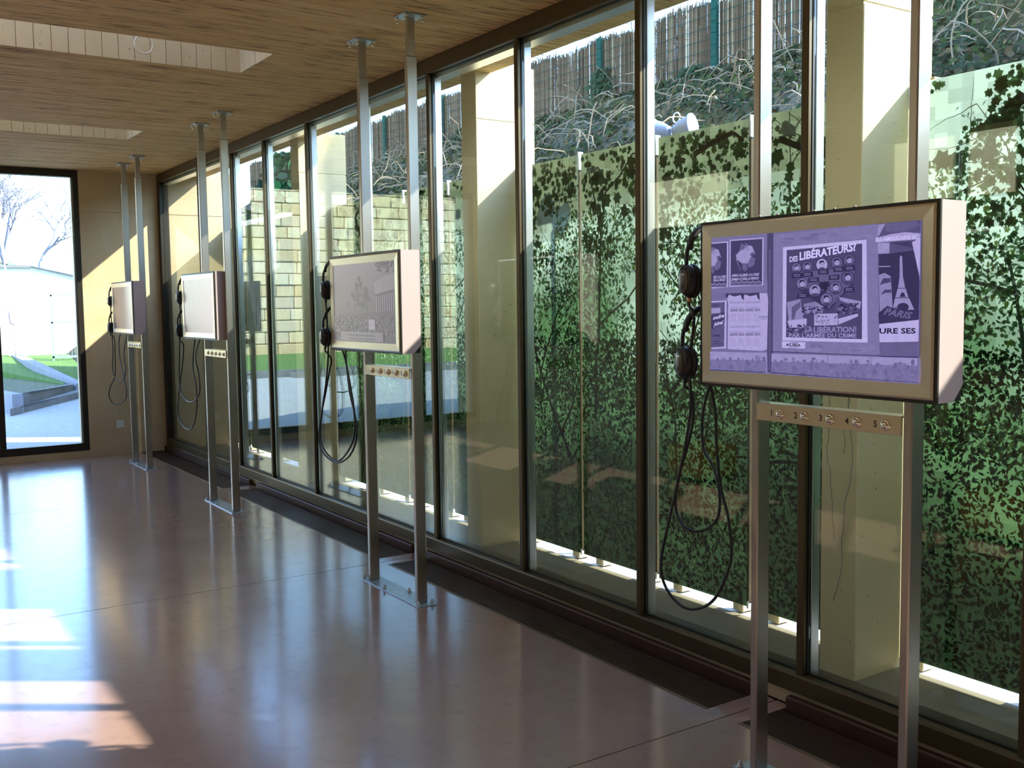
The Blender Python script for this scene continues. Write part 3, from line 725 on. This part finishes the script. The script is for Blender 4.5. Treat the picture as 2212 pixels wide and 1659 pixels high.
def poster_wall(x0, x1, z0, z1, y):
    H_ = homog([(415,315),(1837,220),(1828,1337),(418,1230)], [(0,0),(1,0),(1,1),(0,1)])
    p = Pic(x0, x1, z0, z1, y, H_); r_ = random.Random(3)
    p.rect(380, 180, 1880, 1380, pc(120))
    for k in range(60): # plaster patches
        x = r_.uniform(415, 1800); yy = r_.uniform(240, 1150); a, b = r_.uniform(20,120), r_.uniform(15,70); q = pc(120+r_.gauss(0,7)); p.circ(x, yy, a, b, q, 9)
    # left wall sheet
    p.poly([(400,300),(800,290),(805,560),(795,690),(400,700)], pc(125)); p.poly([(400,1110),(800,1110),(800,1260),(400,1240)], pc(150))
    def face_poster(x0, x1, y0, y1, tx):
        p.poly([(x0,y0),(x1,y0-12),(x1,y1-8),(x0,y1)], pc(190)); p.poly([(x0+8,y0+8),(x1-9,y0-3),(x1-9,y1-17),(x0+8,y1-9)], pc(62))
        w = x1-x0
        def F(l): return [(x0+a*w, y0+b*(y1-y0)) for a, b in l]
        p.poly(F([(.55,.12),(.66,.14),(.76,.30),(.64,.34),(.74,.52),(.60,.56),(.50,.50),(.36,.50),(.22,.42),(.18,.33),(.30,.24),(.42,.20)]), pc(170))
        p.poly(F([(.60,.30),(.74,.26),(.72,.33),(.62,.35)]), pc(95)); p.poly(F([(.64,.36),(.76,.40),(.72,.55),(.58,.60),(.52,.52)]), pc(110))
        for k in range(6): p.line(*F([(.30+.05*k,.24),(.36+.04*k,.08+.02*(k%3))]), 5, pc(140+10*(k%2)))
        p.poly(F([(.38,.50),(.50,.50),(.54,.62),(.46,.68),(.38,.62)]), pc(105)); p.poly(F([(.22,.42),(.18,.38),(.30,.60),(.34,.70)]), pc(160))
        zz = [(k/11, .88+.035*(k % 2)) for k in range(12)]
        p.poly(F([(.04,.97)]+[(.04+.9*a, b) for a, b in zz]+[(.94,.97)]), pc(100))
        for a, b in zip(zz[:-1], zz[1:]): p.line(*F([(.04+.9*a[0], a[1]), (.04+.9*b[0], b[1])]), 3, pc(190))
    face_poster(330, 528, 352, 665, 0); face_poster(538, 770, 330, 655, 0)
    for t_, l, r, yy in (("APRES L'ALGERIE ! LA CORSE", 552, 742, 586), ("DEMAIN CE SERA LA FRANCE", 550, 740, 612)): p.text(t_, (l,yy), (r,yy-7), 17, pc(215), .018, .3)
    for t_, l, r, yy in (("ERIE ! LA CORSE", 428, 515, 594), ("SERA LA FRANCE", 428, 512, 616)): p.text(t_, (l,yy), (r,yy-3), 17, pc(215), .018, .3)
    # small bill
    p.poly([(400,752),(520,748),(518,1080),(400,1082)], pc(195)); p.poly([(400,762),(508,758),(506,1068),(400,1072)], pc(92)); p.poly([(400,800),(478,798),(478,834),(400,836)], pc(170))
    p.poly([(400,850),(508,828),(508,900),(400,948)], pc(62)); p.text("oudre", (428,880), (503,864), 26, pc(225), .03, .3); p.text("juive!", (432,925), (500,908), 26, pc(225), .03, .3)
    p.text("ROGER", (428,790),(470,786), 14, pc(50), .02); 
    for yy in (985, 1030, 1045): p.rect(428, yy, 478 if yy < 1040 else 495, yy+(12 if yy < 1000 else 5), pc(60))
    # gala bills
    p.poly([(510,703),(795,700),(805,745),(800,1090),(765,1100),(530,1085),(532,760)], pc(188))
    for xx in (512, 620): p.poly([(xx,700),(xx+125,698),(xx+128,750),(xx+112,735),(xx+105,712),(xx+62,722),(xx+25,708),(xx+12,735),(xx+4,728)], pc(60))
    for yy in (770, 938):
        for xx in (545, 652):
            p.text("PALAIS DE LA MUTUALITE", (xx,yy), (xx+98,yy-1), 13, pc(110), .008); p.rect(xx+4, yy+28, xx+92, yy+31, pc(130))
            p.text("GRAND GALA", (xx,yy+56), (xx+100,yy+54), 19, pc(38), .015)
            for k in range(5):
                p.rect(xx+2, yy+76+k*11, xx+40, yy+79+k*11, pc(160)); p.rect(xx+54, yy+76+k*11, xx+96, yy+79+k*11, pc(160))
    p.text("INTERDITE", (745,872),(802,872), 13, pc(60), .01); p.rect(752, 880, 800, 883, pc(120))
    # downpipe gutter between sheets
    p.poly([(796,290),(838,288),(842,1245),(806,1250),(800,1090),(806,750),(796,560)], pc(72)); p.poly([(806,400),(822,400),(826,1230),(812,1235)], pc(92))
    # centre poster board
    p.poly([(838,300),(1560,240),(1572,1140),(840,1105)], pc(132))
    for k in range(40): p.circ(r_.uniform(860,1540), r_.choice([r_.uniform(290,360), r_.uniform(1060,1110)]), r_.uniform(15,60), r_.uniform(6,18), pc(130+r_.gauss(0,9)), 8)
    p.poly([(905,388),(1468,346),(1482,1052),(905,1030)], pc(205)); p.poly([(930,408),(1440,372),(1444,1027),(930,1008)], pc(72))
    p.text("DES", (950,490), (1006,484), 36, pc(225), .03); p.text("LIBÉRATEURS?", (1018,478), (1398,418), 52, pc(232), .035)
    p.poly([(1000,600),(1030,560),(1390,540),(1380,630),(1215,822),(1020,670)], pc(98)); p.poly([(1195,690),(1215,822),(1230,800),(1380,640),(1390,650),(1216,834),(1010,680),(1012,668)], pc(50))
    ports = [(998,532,36),(1070,524,38),(1170,512,43),(1270,500,42),(1354,486,42),(1345,604,46),(1037,642,42),(1124,688,44),(1264,672,44),(1202,752,44)]
    for k, (x, yy, rr) in enumerate(ports):
        p.circ(x, yy, rr, rr+2, pc(45)); p.circ(x, yy, rr-5, rr-3, pc((120, 105, 185, 100, 95, 90, 120, 150, 110, 120)[k]))
        p.circ(x+2, yy-2, rr*.40, rr*.56, pc(178)); p.poly([(x-rr*.42,yy-rr*.1),(x-rr*.35,yy-rr*.62),(x+rr*.25,yy-rr*.68),(x+rr*.45,yy-rr*.15),(x+rr*.1,yy-rr*.42)], pc(35))
        p.poly([(x-rr*.6,yy+rr*.72),(x-rr*.2,yy+rr*.42),(x+rr*.35,yy+rr*.45),(x+rr*.62,yy+rr*.7),(x,yy+rr*.95)], pc(70)); p.rect(x-rr*.18, yy-rr*.08, x-rr*.02, yy+rr*.0, pc(60)); p.rect(x+rr*.12, yy-rr*.08, x+rr*.28, yy, pc(60)); p.rect(x-rr*.05, yy+rr*.28, x+rr*.2, yy+rr*.33, pc(80))
    for (x, yy) in ((1003,584),(1075,577),(1181,562),(1285,546),(1358,540),(1116,616),(1254,600),(1043,722),(1356,686),(1188,646)):
        p.poly([(x-36,yy-14),(x+36,yy-18),(x+36,yy+16),(x-36,yy+18)], pc(38))
        for q in (-6, 5): p.rect(x-24, yy+q-2, x+22, yy+q+2, pc(150))
    p.poly([(1165,632),(1212,628),(1212,680),(1196,706),(1182,680),(1166,680)], pc(32))
    p.poly([(936,766),(1028,745),(1046,870),(1075,905),(1060,940),(950,905)], pc(150)); p.poly([(970,800),(1028,762),(1030,800),(1000,830),(985,890),(968,880)], pc(95))
    p.poly([(940,895),(1072,880),(1070,925),(1000,965),(955,940)], pc(188)); p.poly([(1050,780),(1130,765),(1185,800),(1180,830),(1060,850)], pc(140))
    for k in range(70): p.circ(r_.uniform(1045,1180), r_.uniform(800,850), r_.uniform(4,12), r_.uniform(3,9), pc(r_.choice((40,60,150))), 6)
    p.poly([(1270,735),(1440,768),(1425,850),(1290,890),(1268,810)], pc(80)); p.poly([(1290,735),(1440,768),(1432,820),(1380,790),(1300,760)], pc(160)); p.poly([(1285,885),(1420,850),(1420,870),(1290,925)], pc(190))
    for k in range(60): p.circ(r_.uniform(1285,1420), r_.uniform(775,850), r_.uniform(4,14), r_.uniform(3,10), pc(r_.choice((35,55,120))), 6)
    p.poly([(1125,850),(1282,848),(1285,928),(1125,930)], pc(185))
    for k in range(46): a = r_.uniform(1130,1270); b = r_.uniform(856,915); p.poly([(a,b),(a+r_.uniform(4,16),b+r_.uniform(-6,8)),(a+r_.uniform(-4,8),b+r_.uniform(4,14))], pc(r_.choice((35,60,150))))
    for k in range(60): p.circ(r_.uniform(935,1110), r_.uniform(925,985), r_.uniform(5,14), r_.uniform(4,9), pc(r_.choice((45,62,110))), 6)
    p.text("LÀ", (1068,976), (1116,976), 34, pc(150), .02); p.text("LIBÉRATION!", (1124,978), (1412,978), 38, pc(150), .03); p.text("PAR L'ARMÉE DU CRIME", (956,1008), (1412,1016), 28, pc(168), .02)
    p.poly([(908,1034),(1068,1044),(1066,1088),(910,1080)], pc(205)); p.text("AUBA", (934,1068), (1038,1073), 18, pc(25), .03); p.rect(960, 1046, 1022, 1050, pc(70)); p.rect(950, 1076, 1030, 1079, pc(80))
    # right-hand side
    p.poly([(1548,240),(1880,215),(1880,1160),(1572,1150)], pc(85)); p.poly([(1552,245),(1600,240),(1560,320),(1548,330)], pc(160)); p.poly([(1600,240),(1800,225),(1840,260),(1700,300),(1600,290)], pc(100))
    p.poly([(1562,330),(1640,312),(1730,300),(1840,310),(1880,330),(1830,352),(1700,358),(1560,368),(1532,362)], pc(178)); p.text("EU-AMERICAINS SC", (1538,360), (1818,346), 26, pc(225), .03)
    p.rect(1552, 370, 1630, 444, pc(165)); p.poly([(1560,450),(1880,420),(1880,960),(1566,960)], pc(48)); p.poly([(1628,372),(1780,365),(1880,640),(1880,420)], pc(60))
    p.poly([(1780,370),(1880,340),(1880,640),(1832,600)], pc(195)); p.rect(1558, 528, 1638, 536, pc(150)); p.poly([(1560,590),(1600,575),(1640,600),(1655,800),(1640,880),(1570,890)], pc(150))
    p.poly([(1566,660),(1590,612),(1640,612),(1640,640),(1590,650)], pc(70)); p.poly([(1575,725),(1600,690),(1645,690),(1645,712),(1610,712)], pc(75))
    T = pc(160)   # lattice tower
    p.poly([(1700,470),(1708,456),(1716,470),(1722,600),(1738,680),(1690,680),(1700,600)], T); p.poly([(1688,684),(1742,684),(1760,745),(1672,745)], T); p.poly([(1670,750),(1765,750),(1800,830),(1655,830)], T)
    p.poly([(1702,742),(1712,712),(1730,712),(1742,742)], pc(45)); p.circ(1724, 812, 40, 30, pc(48), 14); p.poly([(1655,830),(1680,800),(1690,880),(1600,890)], pc(120))
    p.poly([(1560,850),(1620,800),(1640,812),(1880,850),(1880,960),(1566,950)], pc(52)); p.text("PARIS", (1592,858), (1790,896), 46, pc(112), .03, .5)
    p.poly([(1566,925),(1880,900),(1880,1050),(1570,1050)], pc(200)); p.text("URE SES P", (1568,990), (1868,992), 36, pc(28), .03)
    p.poly([(1570,1050),(1880,1050),(1880,1150),(1575,1145)], pc(105))
    for a_ in ((838,1105,1572,1142),(1575,1145,1860,1158)): p.line(a_[:2], a_[2:], 4, pc(35))
    # plinth stones
    xs_ = [400, 805, 835, 1222, 1520, 1880]
    for k, (a, b) in enumerate(((400,803),(840,1220),(1226,1518),(1523,1870))):
        ya = 1118+(a-840)*.045; yb = 1118+(b-840)*.045
        p.poly([(a,ya),(b,yb),(b,1400),(a,1400)], pc(165)); p.poly([(a,ya+55),(b,yb+50),(b,1400),(a,1400)], pc(128))
        for q in range(70): p.circ(r_.uniform(a+8,b-8), r_.uniform(ya+40,1320), r_.uniform(4,16), r_.uniform(6,22), pc(r_.choice((118,124,134,112))), 9)
    p.line((840,1250),(1225,1282), 5, pc(40)); p.line((400,1226),(800,1248), 5, pc(50)); p.line((1225,1282),(1870,1330), 4, pc(60))
    return p.m
def dim_picture(x0, x1, z0, z1, y):
    p = Pic(x0, x1, z0, z1, y); r_ = random.Random(5); g = lambda v: lin(v*1.0, v*.97, v*1.03)
    p.rect(0, 0, 1, 1, g(128))
    for k in range(20): p.poly([(0,k*.035),(1,k*.035),(1,k*.035+.04),(0,k*.035+.04)], g(134-k*.9))
    for k in range(70): p.circ(.47+.12*r_.gauss(0,.5), .42+.1*r_.gauss(0,.9), .03, .04, g(r_.choice((112,106,118))), 7)
    p.rect(.55, .30, .56, .62, g(105))
    p.poly([(.68,.26),(.84,.18),(1,.16),(1,.34),(.70,.40)], g(140)); p.poly([(.70,.40),(1,.34),(1,.37),(.70,.43)], g(108))
    for k in range(9): p.poly([(.71+k*.032,.43),(.722+k*.032,.427),(.722+k*.032,.66),(.71+k*.032,.66)], g(148)); p.poly([(.724+k*.032,.43),(.734+k*.032,.425),(.734+k*.032,.66),(.724+k*.032,.66)], g(104))
    for k in range(40): p.circ(.72+.28*r_.random(), .02+.12*r_.random()**2, .02, .018, g(100), 6)
    p.poly([(0,.66),(1,.60),(1,1),(0,1)], g(112))
    for k in range(420):
        a, b = r_.random(), .66+.24*r_.random(); p.circ(a, b, .005+.012*(b-.6), .006+.018*(b-.6), g(r_.choice((96,104,140,152,122))), 5)
    p.rect(.60, .71, .70, .84, g(158)); p.rect(.13, .87, .82, .985, g(138))
    p.text("Pour visionner votre film,", (.27,.925), (.70,.925), .032, g(84), .01); p.text("veuillez appuyer sur un bouton", (.27,.968), (.70,.968), .028, g(88), .01)
    return p.m
def glare_picture(x0, x1, z0, z1, y, a, b):
    p = Pic(x0, x1, z0, z1, y)
    for k in range(12): f = k/11; p.rect(k/12, 0, (k+1)/12, 1, tuple(a[i]*(1-f)+b[i]*f for i in range(3)))  # glowing grey gradient painted in for sky glare on the blank screen
    return p.m

# ------------------------------------------------------------------ display stands
STN = ['nearest the viewer, showing wartime posters in lilac tint', 'third from the end wall, showing a faint crowd scene', 'second from the end wall, with an empty bright grey screen', 'closest to the end wall, with a dark cabinet side']
def stand(i, cx, co, zb, zt):
    st = thing('display_stand', 'steel twin-post screen stand '+STN[i], 'display stand', (cx, -.607, 0), 'screen stands along the glass wall')
    B(-.345, .345, -.055, .055, 0, .006, b=.001).build('base_plate', M_plate, st)
    for (bx, by) in ((-.325,-.04),(-.325,.04),(-.07,-.04),(.07,.04),(.325,-.04),(.325,.04)):
        s = MB(); s.lathe([(.011,.006),(.011,.010),(.009,.010),(.009,.018),(.006,.018),(.006,.026),(.003,.030)], 8, (bx, by, 0)); s.build('bolt', M_steel, st)
    for sx in (-.28, .28):
        B(sx-.0145, sx+.0145, -.029, .029, .006, 2.80, b=.004).build('post', M_steel, st)
        B(sx-.010, sx+.010, -.022, .022, 2.80, 2.994, b=.002).build('extension_tube', M_steel, st)
        cp = B(sx-.062, sx+.062, -.062, .062, 2.992, 3.0, b=.001).build('ceiling_plate', M_plate, st)
        for bx in (-.046, .046):
            for by in (-.046, .046):
                s = MB(); s.lathe([(.009,2.992),(.009,2.984),(.006,2.984),(.006,2.974),(.008,2.972),(.004,2.964)], 8, (sx+bx, by, 0)); s.build('bolt', M_chrome, cp)
    # cabinet
    x0, x1 = co-.435, co+.435; yf, yb = -.098, .014; ch = .045
    cb = MB(); pr = [(yf+.006,zb+.002),(yf+.006,zt-.002),(yb,zt-.002),(yb,zb+ch),(yb-ch*.9,zb+.002)]
    A = [(x0,y,z) for y, z in pr]; Bq = [(x1,y,z) for y, z in pr]
    cb.poly(A[::1]); cb.poly(Bq[::-1])
    for k in range(5): cb.poly([A[k], Bq[k], Bq[(k+1)%5], A[(k+1)%5]])
    cb.build('cabinet', M_cab if i < 3 else M_cab, st)
    s = MB(); s.box(x1-.14, x1-.004, yb-ch+.004, yb, zb+.004, zb+ch); s.build('lower_block', M_cabd, st)  # dark block filling the cut lower back corner
    B(x0+.012, x1-.012, yb-.0005, yb+.005, zb+ch, zt-.012, b=.002).build('back_cover', M_cabd, st)
    s = MB(); s.box(x0, x1, yf, yf+.007, zb, zt); s.build('face_rim', M_cabd, st)
    e = .010; bw_ = .042; s = MB()
    X = (x0+e, x0+e+bw_, x1-e-bw_, x1-e); Z = (zb+e, zb+e+bw_, zt-e-bw_, zt-e); yo, yi = yf-.004, yf-.0015
    o4 = [(X[0],yo+.002,Z[0]),(X[3],yo+.002,Z[0]),(X[3],yo+.002,Z[3]),(X[0],yo+.002,Z[3])]
    m4 = [(X[0]+.006,yo-.002,Z[0]+.006),(X[3]-.006,yo-.002,Z[0]+.006),(X[3]-.006,yo-.002,Z[3]-.006),(X[0]+.006,yo-.002,Z[3]-.006)]
    i4 = [(X[1],yi-.002,Z[1]),(X[2],yi-.002,Z[1]),(X[2],yi-.002,Z[2]),(X[1],yi-.002,Z[2])]; b4 = [(x,yf,z) for x,_,z in o4]; j4 = [(x,yf-.0002,z) for x,_,z in i4]
    for k in range(4):
        q = (k+1) % 4; s.poly([b4[k],b4[q],o4[q],o4[k]]); s.poly([o4[k],o4[q],m4[q],m4[k]]); s.poly([m4[k],m4[q],i4[q],i4[k]]); s.poly([i4[k],i4[q],j4[q],j4[k]])
    s.build('bezel', M_bezel, st)
    a = (X[1], X[2], Z[1], Z[2], yf-.0003)
    if i == 0: poster_wall(*a).build('screen', M_screen, st, label='screen showing a wall of wartime posters in lilac tint')
    elif i == 1: dim_picture(*a).build('screen', M_screen_dim, st, label='screen showing a faint grey crowd and columns with French text')
    else: glare_picture(*a, lin(128,120,128) if i == 2 else lin(88,80,86), lin(182,170,178) if i == 2 else lin(150,140,148)).build('screen', M_screen_dim, st, label='blank pale grey screen')
    for k in range(6): 
        s = MB(); s.lathe([(.005,0),(.005,.004),(.002,.005)], 6, (x0+.25+k*.07, yf+.006, zt)); 
        if i == 0: s.build('screw', M_chrome, st)
    # button bar
    s = MB(); s.box(-.2655, .2655, -.036, -.031, 1.177, 1.232, b=.001); s.box(-.2655, .2655, -.031, .022, 1.2275, 1.232)
    br = s.build('button_bar', M_bar, st)
    for k, bx in enumerate((-.167, -.07, .025, .120, .217)):
        s = MB(); s.lathe([(.0165,-.036),(.0165,-.039),(.013,-.042),(.011,-.0405),(.0105,-.045),(.006,-.0475),(.001,-.048)], 14, (bx, 0, 1.2035), ax='y'); s.build('button', M_chrome, br)
        vs, fs = glyphs(str(k+1), .02); s = MB()
        for f in fs: s.poly([(bx-.042+vs[q][0]*.026, -.0363, 1.195+vs[q][1]*.026) for q in f])
        s.build('numeral', M_ink, br)
    # two hooks on the hidden side
    for hz_ in (zt-.022, zt-.29):
        s = MB(); s.tube([(x0,-.035,hz_),(x0-.05,-.035,hz_),(x0-.062,-.035,hz_+.012)], .005, 6); s.build('hook', M_steel, st)
    return st
STANDS = [(9.40,-.02,1.280,1.812), (6.503,-.13,1.308,1.838), (3.553,-.18,1.310,1.832), (.986,-.14,1.308,1.826)]
for i, q in enumerate(STANDS): stand(i, *q)

# ------------------------------------------------------------------ headphones
def smooth(pts, n=6):
    out = []; P_ = [Vector(p) for p in pts]; P_ = [P_[0]]+P_+[P_[-1]]
    for i in range(1, len(P_)-2):
        for k in range(n):
            t = k/n; a, b, c, d = P_[i-1:i+3]
            out.append(.5*((2*b)+(c-a)*t+(2*a-5*b+4*c-d)*t*t+(3*b-a-3*c+d)*t**3))
    out.append(P_[-2]); return out
def headphones(label, loc, rz, cordpts, collar=False):
    """hangs by its band from the origin; ear axis along y, front cup towards -y"""
    h = thing('headphones', label, 'headphones', loc, 'headphones hanging beside the screens', rot=(0, 0, rz))
    hw, ht = .085, .125
    arc = [(0, -hw*math.sin(a), -ht+ht*math.cos(a)) for a in [math.radians(v) for v in range(-62, 63, 8)]]
    s = MB(); n = len(arc)
    for (wd, th, off) in ((.017, .008, 0),):
        base = len(s.v)
        for k, p in enumerate(arc):
            a = math.radians(-62+8*k); ny, nz = -math.sin(a), math.cos(a); f = 1-.3*abs(k-n/2)/(n/2)
            w_ = wd*f
            for (dx, dn) in ((-w_,0),(-w_*.7,th),(w_*.7,th),(w_,0),(w_*.7,-th*.9),(-w_*.7,-th*.9)): s.v.append((dx, p[1]+ny*dn, p[2]+nz*dn))
        for k in range(n-1):
            for j in range(6): o = base+k*6; s.f.append((o+j, o+(j+1)%6, o+6+(j+1)%6, o+6+j)); s.c.append(None); s.sm.append(True)
        s.f.append(tuple(range(base, base+6))); s.f.append(tuple(range(base+6*(n-1), base+6*n))); s.c += [None]*2; s.sm += [False]*2
    s.build('headband', M_foam, h)
    for sg in (-1, 1):
        e = Vector((0, sg*hw*math.sin(math.radians(58)), -ht+ht*math.cos(math.radians(58))))
        cz_ = -.182; cy_ = sg*.070
        s = MB(); s.tube(smooth([e, (0, sg*.083, -.085), (0, sg*.086, -.125), (.0, sg*.088, -.140)], 3), [.007]*10, 6)
        s.box(-.010, .010, min(e.y, e.y+.0)-.007, e.y+.007, e.z-.020, e.z+.008, b=.002); s.build('slider', M_black, h)
        s = MB(); s.tube([(.038*math.sin(a), sg*.088, cz_+.005+.046*math.cos(a)) for a in [math.radians(v) for v in range(-75, 76, 15)]], .0055, 6); s.build('yoke', M_black, h)
        s = MB(); s.lathe([(.018,.099*1),(.030,.097),(.037,.090),(.040,.080),(.041,.072)], 22, (0,0,0), ax='y', sx=1, sy=1.3)
        s.v = [(x, y*sg, z+cz_) for x, y, z in s.v]; cup = s.build('ear_cup', M_black, h)
        s = MB(); s.lathe([(.041,.071),(.044,.066),(.044,.056),(.040,.050),(.024,.050)], 22, (0,0,0), ax='y', sx=1, sy=1.28)
        s.v = [(x, y*sg, z+cz_) for x, y, z in s.v]; s.build('ear_cushion', M_foam, h)
        s = MB(); s.lathe([(.002,.1030),(.019,.1025),(.025,.100),(.026,.098)], 20, (-.003,0,0), ax='y', sx=1, sy=1.55); s.v = [(x, y*sg, z+cz_) for x, y, z in s.v]; s.build('cup_plate', M_cupplate, cup)
        s = MB(); s.lathe([(.001,.1045),(.008,.1045),(.010,.1035),(.010,.102)], 14, (-.003,0,-.020), ax='y', sx=1, sy=.8); s.v = [(x, y*sg, z+cz_) for x, y, z in s.v]; s.build('dial', M_black, cup)
        s = MB(); s.box(-.014, .010, .1029, .1033, .020, .0235); s.v = [(x, y*sg, z+cz_) for x, y, z in s.v]; s.build('cup_mark', M_steel, cup)
    inv = (Matrix.Translation(Vector(loc)) @ Matrix.Rotation(rz, 4, 'Z')).inverted()
    cp = [inv @ Vector(p) for p in cordpts]
    st_ = Vector((0, -.075, -.235)); st2 = Vector((.0, -.075, -.262))
    s = MB(); s.tube(smooth([st_, st2]+cp, 6), .0052, 8); s.build('cord', M_rubber, h)
    s = MB(); s.tube([st_, st_+(st2-st_)*.6], .0075, 8); s.build('strain_relief', M_copper if collar else M_black, h)
    return h
CORD = {
 (0,0): [(-.475,1.50),(-.490,1.35),(-.482,1.203),(-.499,1.092),(-.526,.979),(-.574,.811),(-.616,.656),(-.602,.569),(-.533,.518),(-.46,.523),(-.389,.573),(-.337,.675),(-.329,.746),(-.352,.849),(-.395,.95),(-.423,1.085),(-.436,1.191),(-.447,1.279)],
 (0,1): [(-.506,1.248),(-.495,1.171),(-.51,1.091),(-.556,.959),(-.569,.86),(-.533,.802),(-.465,.787),(-.4,.817),(-.373,.868),(-.384,.951),(-.422,1.015),(-.47,1.064),(-.484,1.172),(-.46,1.279)],
 (1,0): [(-.600,1.50),(-.585,1.295),(-.612,1.132),(-.67,.964),(-.708,.81),(-.646,.72),(-.478,.674),(-.355,.726),(-.256,.841),(-.271,.995),(-.331,1.121),(-.396,1.24),(-.50,1.307)],
 (1,1): [(-.60,1.25),(-.62,1.18),(-.678,1.046),(-.759,.874),(-.773,.761),(-.696,.686),(-.511,.657),(-.356,.713),(-.276,.813),(-.294,.928),(-.378,1.065),(-.426,1.194),(-.455,1.307)],
 (2,0): [(-.650,1.50),(-.69,1.25),(-.718,.926),(-.585,.819),(-.392,.802),(-.225,.836),(-.119,.906),(-.152,1.032),(-.25,1.173),(-.278,1.309)],
 (2,1): [(-.66,1.25),(-.700,1.10),(-.826,.841),(-.862,.681),(-.749,.593),(-.539,.562),(-.376,.627),(-.309,.763),(-.336,.948),(-.432,1.093),(-.418,1.309)],
 (3,0): [(-.610,1.50),(-.58,1.30),(-.556,1.12),(-.593,.927),(-.443,.849),(-.245,.836),(-.083,.868),(-.02,.96),(-.10,1.12),(-.14,1.307)],
 (3,1): [(-.60,1.26),(-.575,1.119),(-.602,.878),(-.819,.745),(-.882,.643),(-.722,.581),(-.472,.58),(-.263,.624),(-.151,.707),(-.242,.85),(-.43,1.029),(-.497,1.216),(-.419,1.307)]}
HL = ['beside the poster screen nearest the viewer', 'beside the faint crowd-scene screen', 'beside the bright empty grey screen', 'beside the screen closest to the end wall']
for i, (cx, co, zb, zt) in enumerate(STANDS):
    for j in (0, 1):
        lx = cx+co-.435-.038; ly = -.637+(-.012 if j else 0); lz = zt-.006-j*.270
        lab = ('black headphones on the upper hook ' if j == 0 else 'black headphones on the lower hook ')+HL[i]
        cp = [(cx+u, -.715-.004*k+(.02 if j else 0), z) for k, (u, z) in enumerate(CORD[i, j][:6])]
        cp += [(cx+u, -.735+.008*k+(.02 if j else 0), z) for k, (u, z) in enumerate(CORD[i, j][6:])]
        e = CORD[i, j][-1]; cp[-1] = (cx+max(e[0], co-.425), -.67, zb+.004)
        headphones(lab, (lx, ly, lz), (-.12, -.28, -.05, -.2)[i] if j == 0 else (-.22, -.12, -.3, -.1)[i], cp, i == 0 and j == 0)

# ------------------------------------------------------------------ small things
wp = thing('wall_socket', 'square white blanking plate low on the end wall', 'socket', (0.0, -.589, .327))
B(.0, .009, -.042, .042, -.042, .042, b=.003).build('cover', M_white, wp)
B(.009, .0105, -.030, .030, -.030, .030, b=.001).build('face_plate', M_white, wp)
rg = MB(); rg.tube([(0, .05*math.cos(a), .05*math.sin(a)) for a in [k*math.pi/10 for k in range(21)]], .006, 6, cap=False)
rg.tube([(0,0,.05),(0,0,.34)], .004, 5)
rg.build('ring_lamp', M_clip, loc=(5.42, -1.56, 3.03), label='small white ring hanging in the nearer ceiling opening', category='lamp')
for (x0, x1, lab) in ((4.66, 5.06, 'ochre wooden box on the floor opposite the third stand'), (7.46, 7.92, 'wider ochre wooden box on the floor opposite the nearest stand')):
    ob = thing('display_box', lab, 'box', ((x0+x1)/2, -3.42, 0), 'ochre boxes opposite the screens')
    w_ = (x1-x0)/2
    B(-w_, w_, -.22, .22, .02, .30, b=.004).build('body', M_ochre, ob); B(-w_+.02, w_-.02, -.2, .2, 0, .02).build('plinth', M_joint, ob)
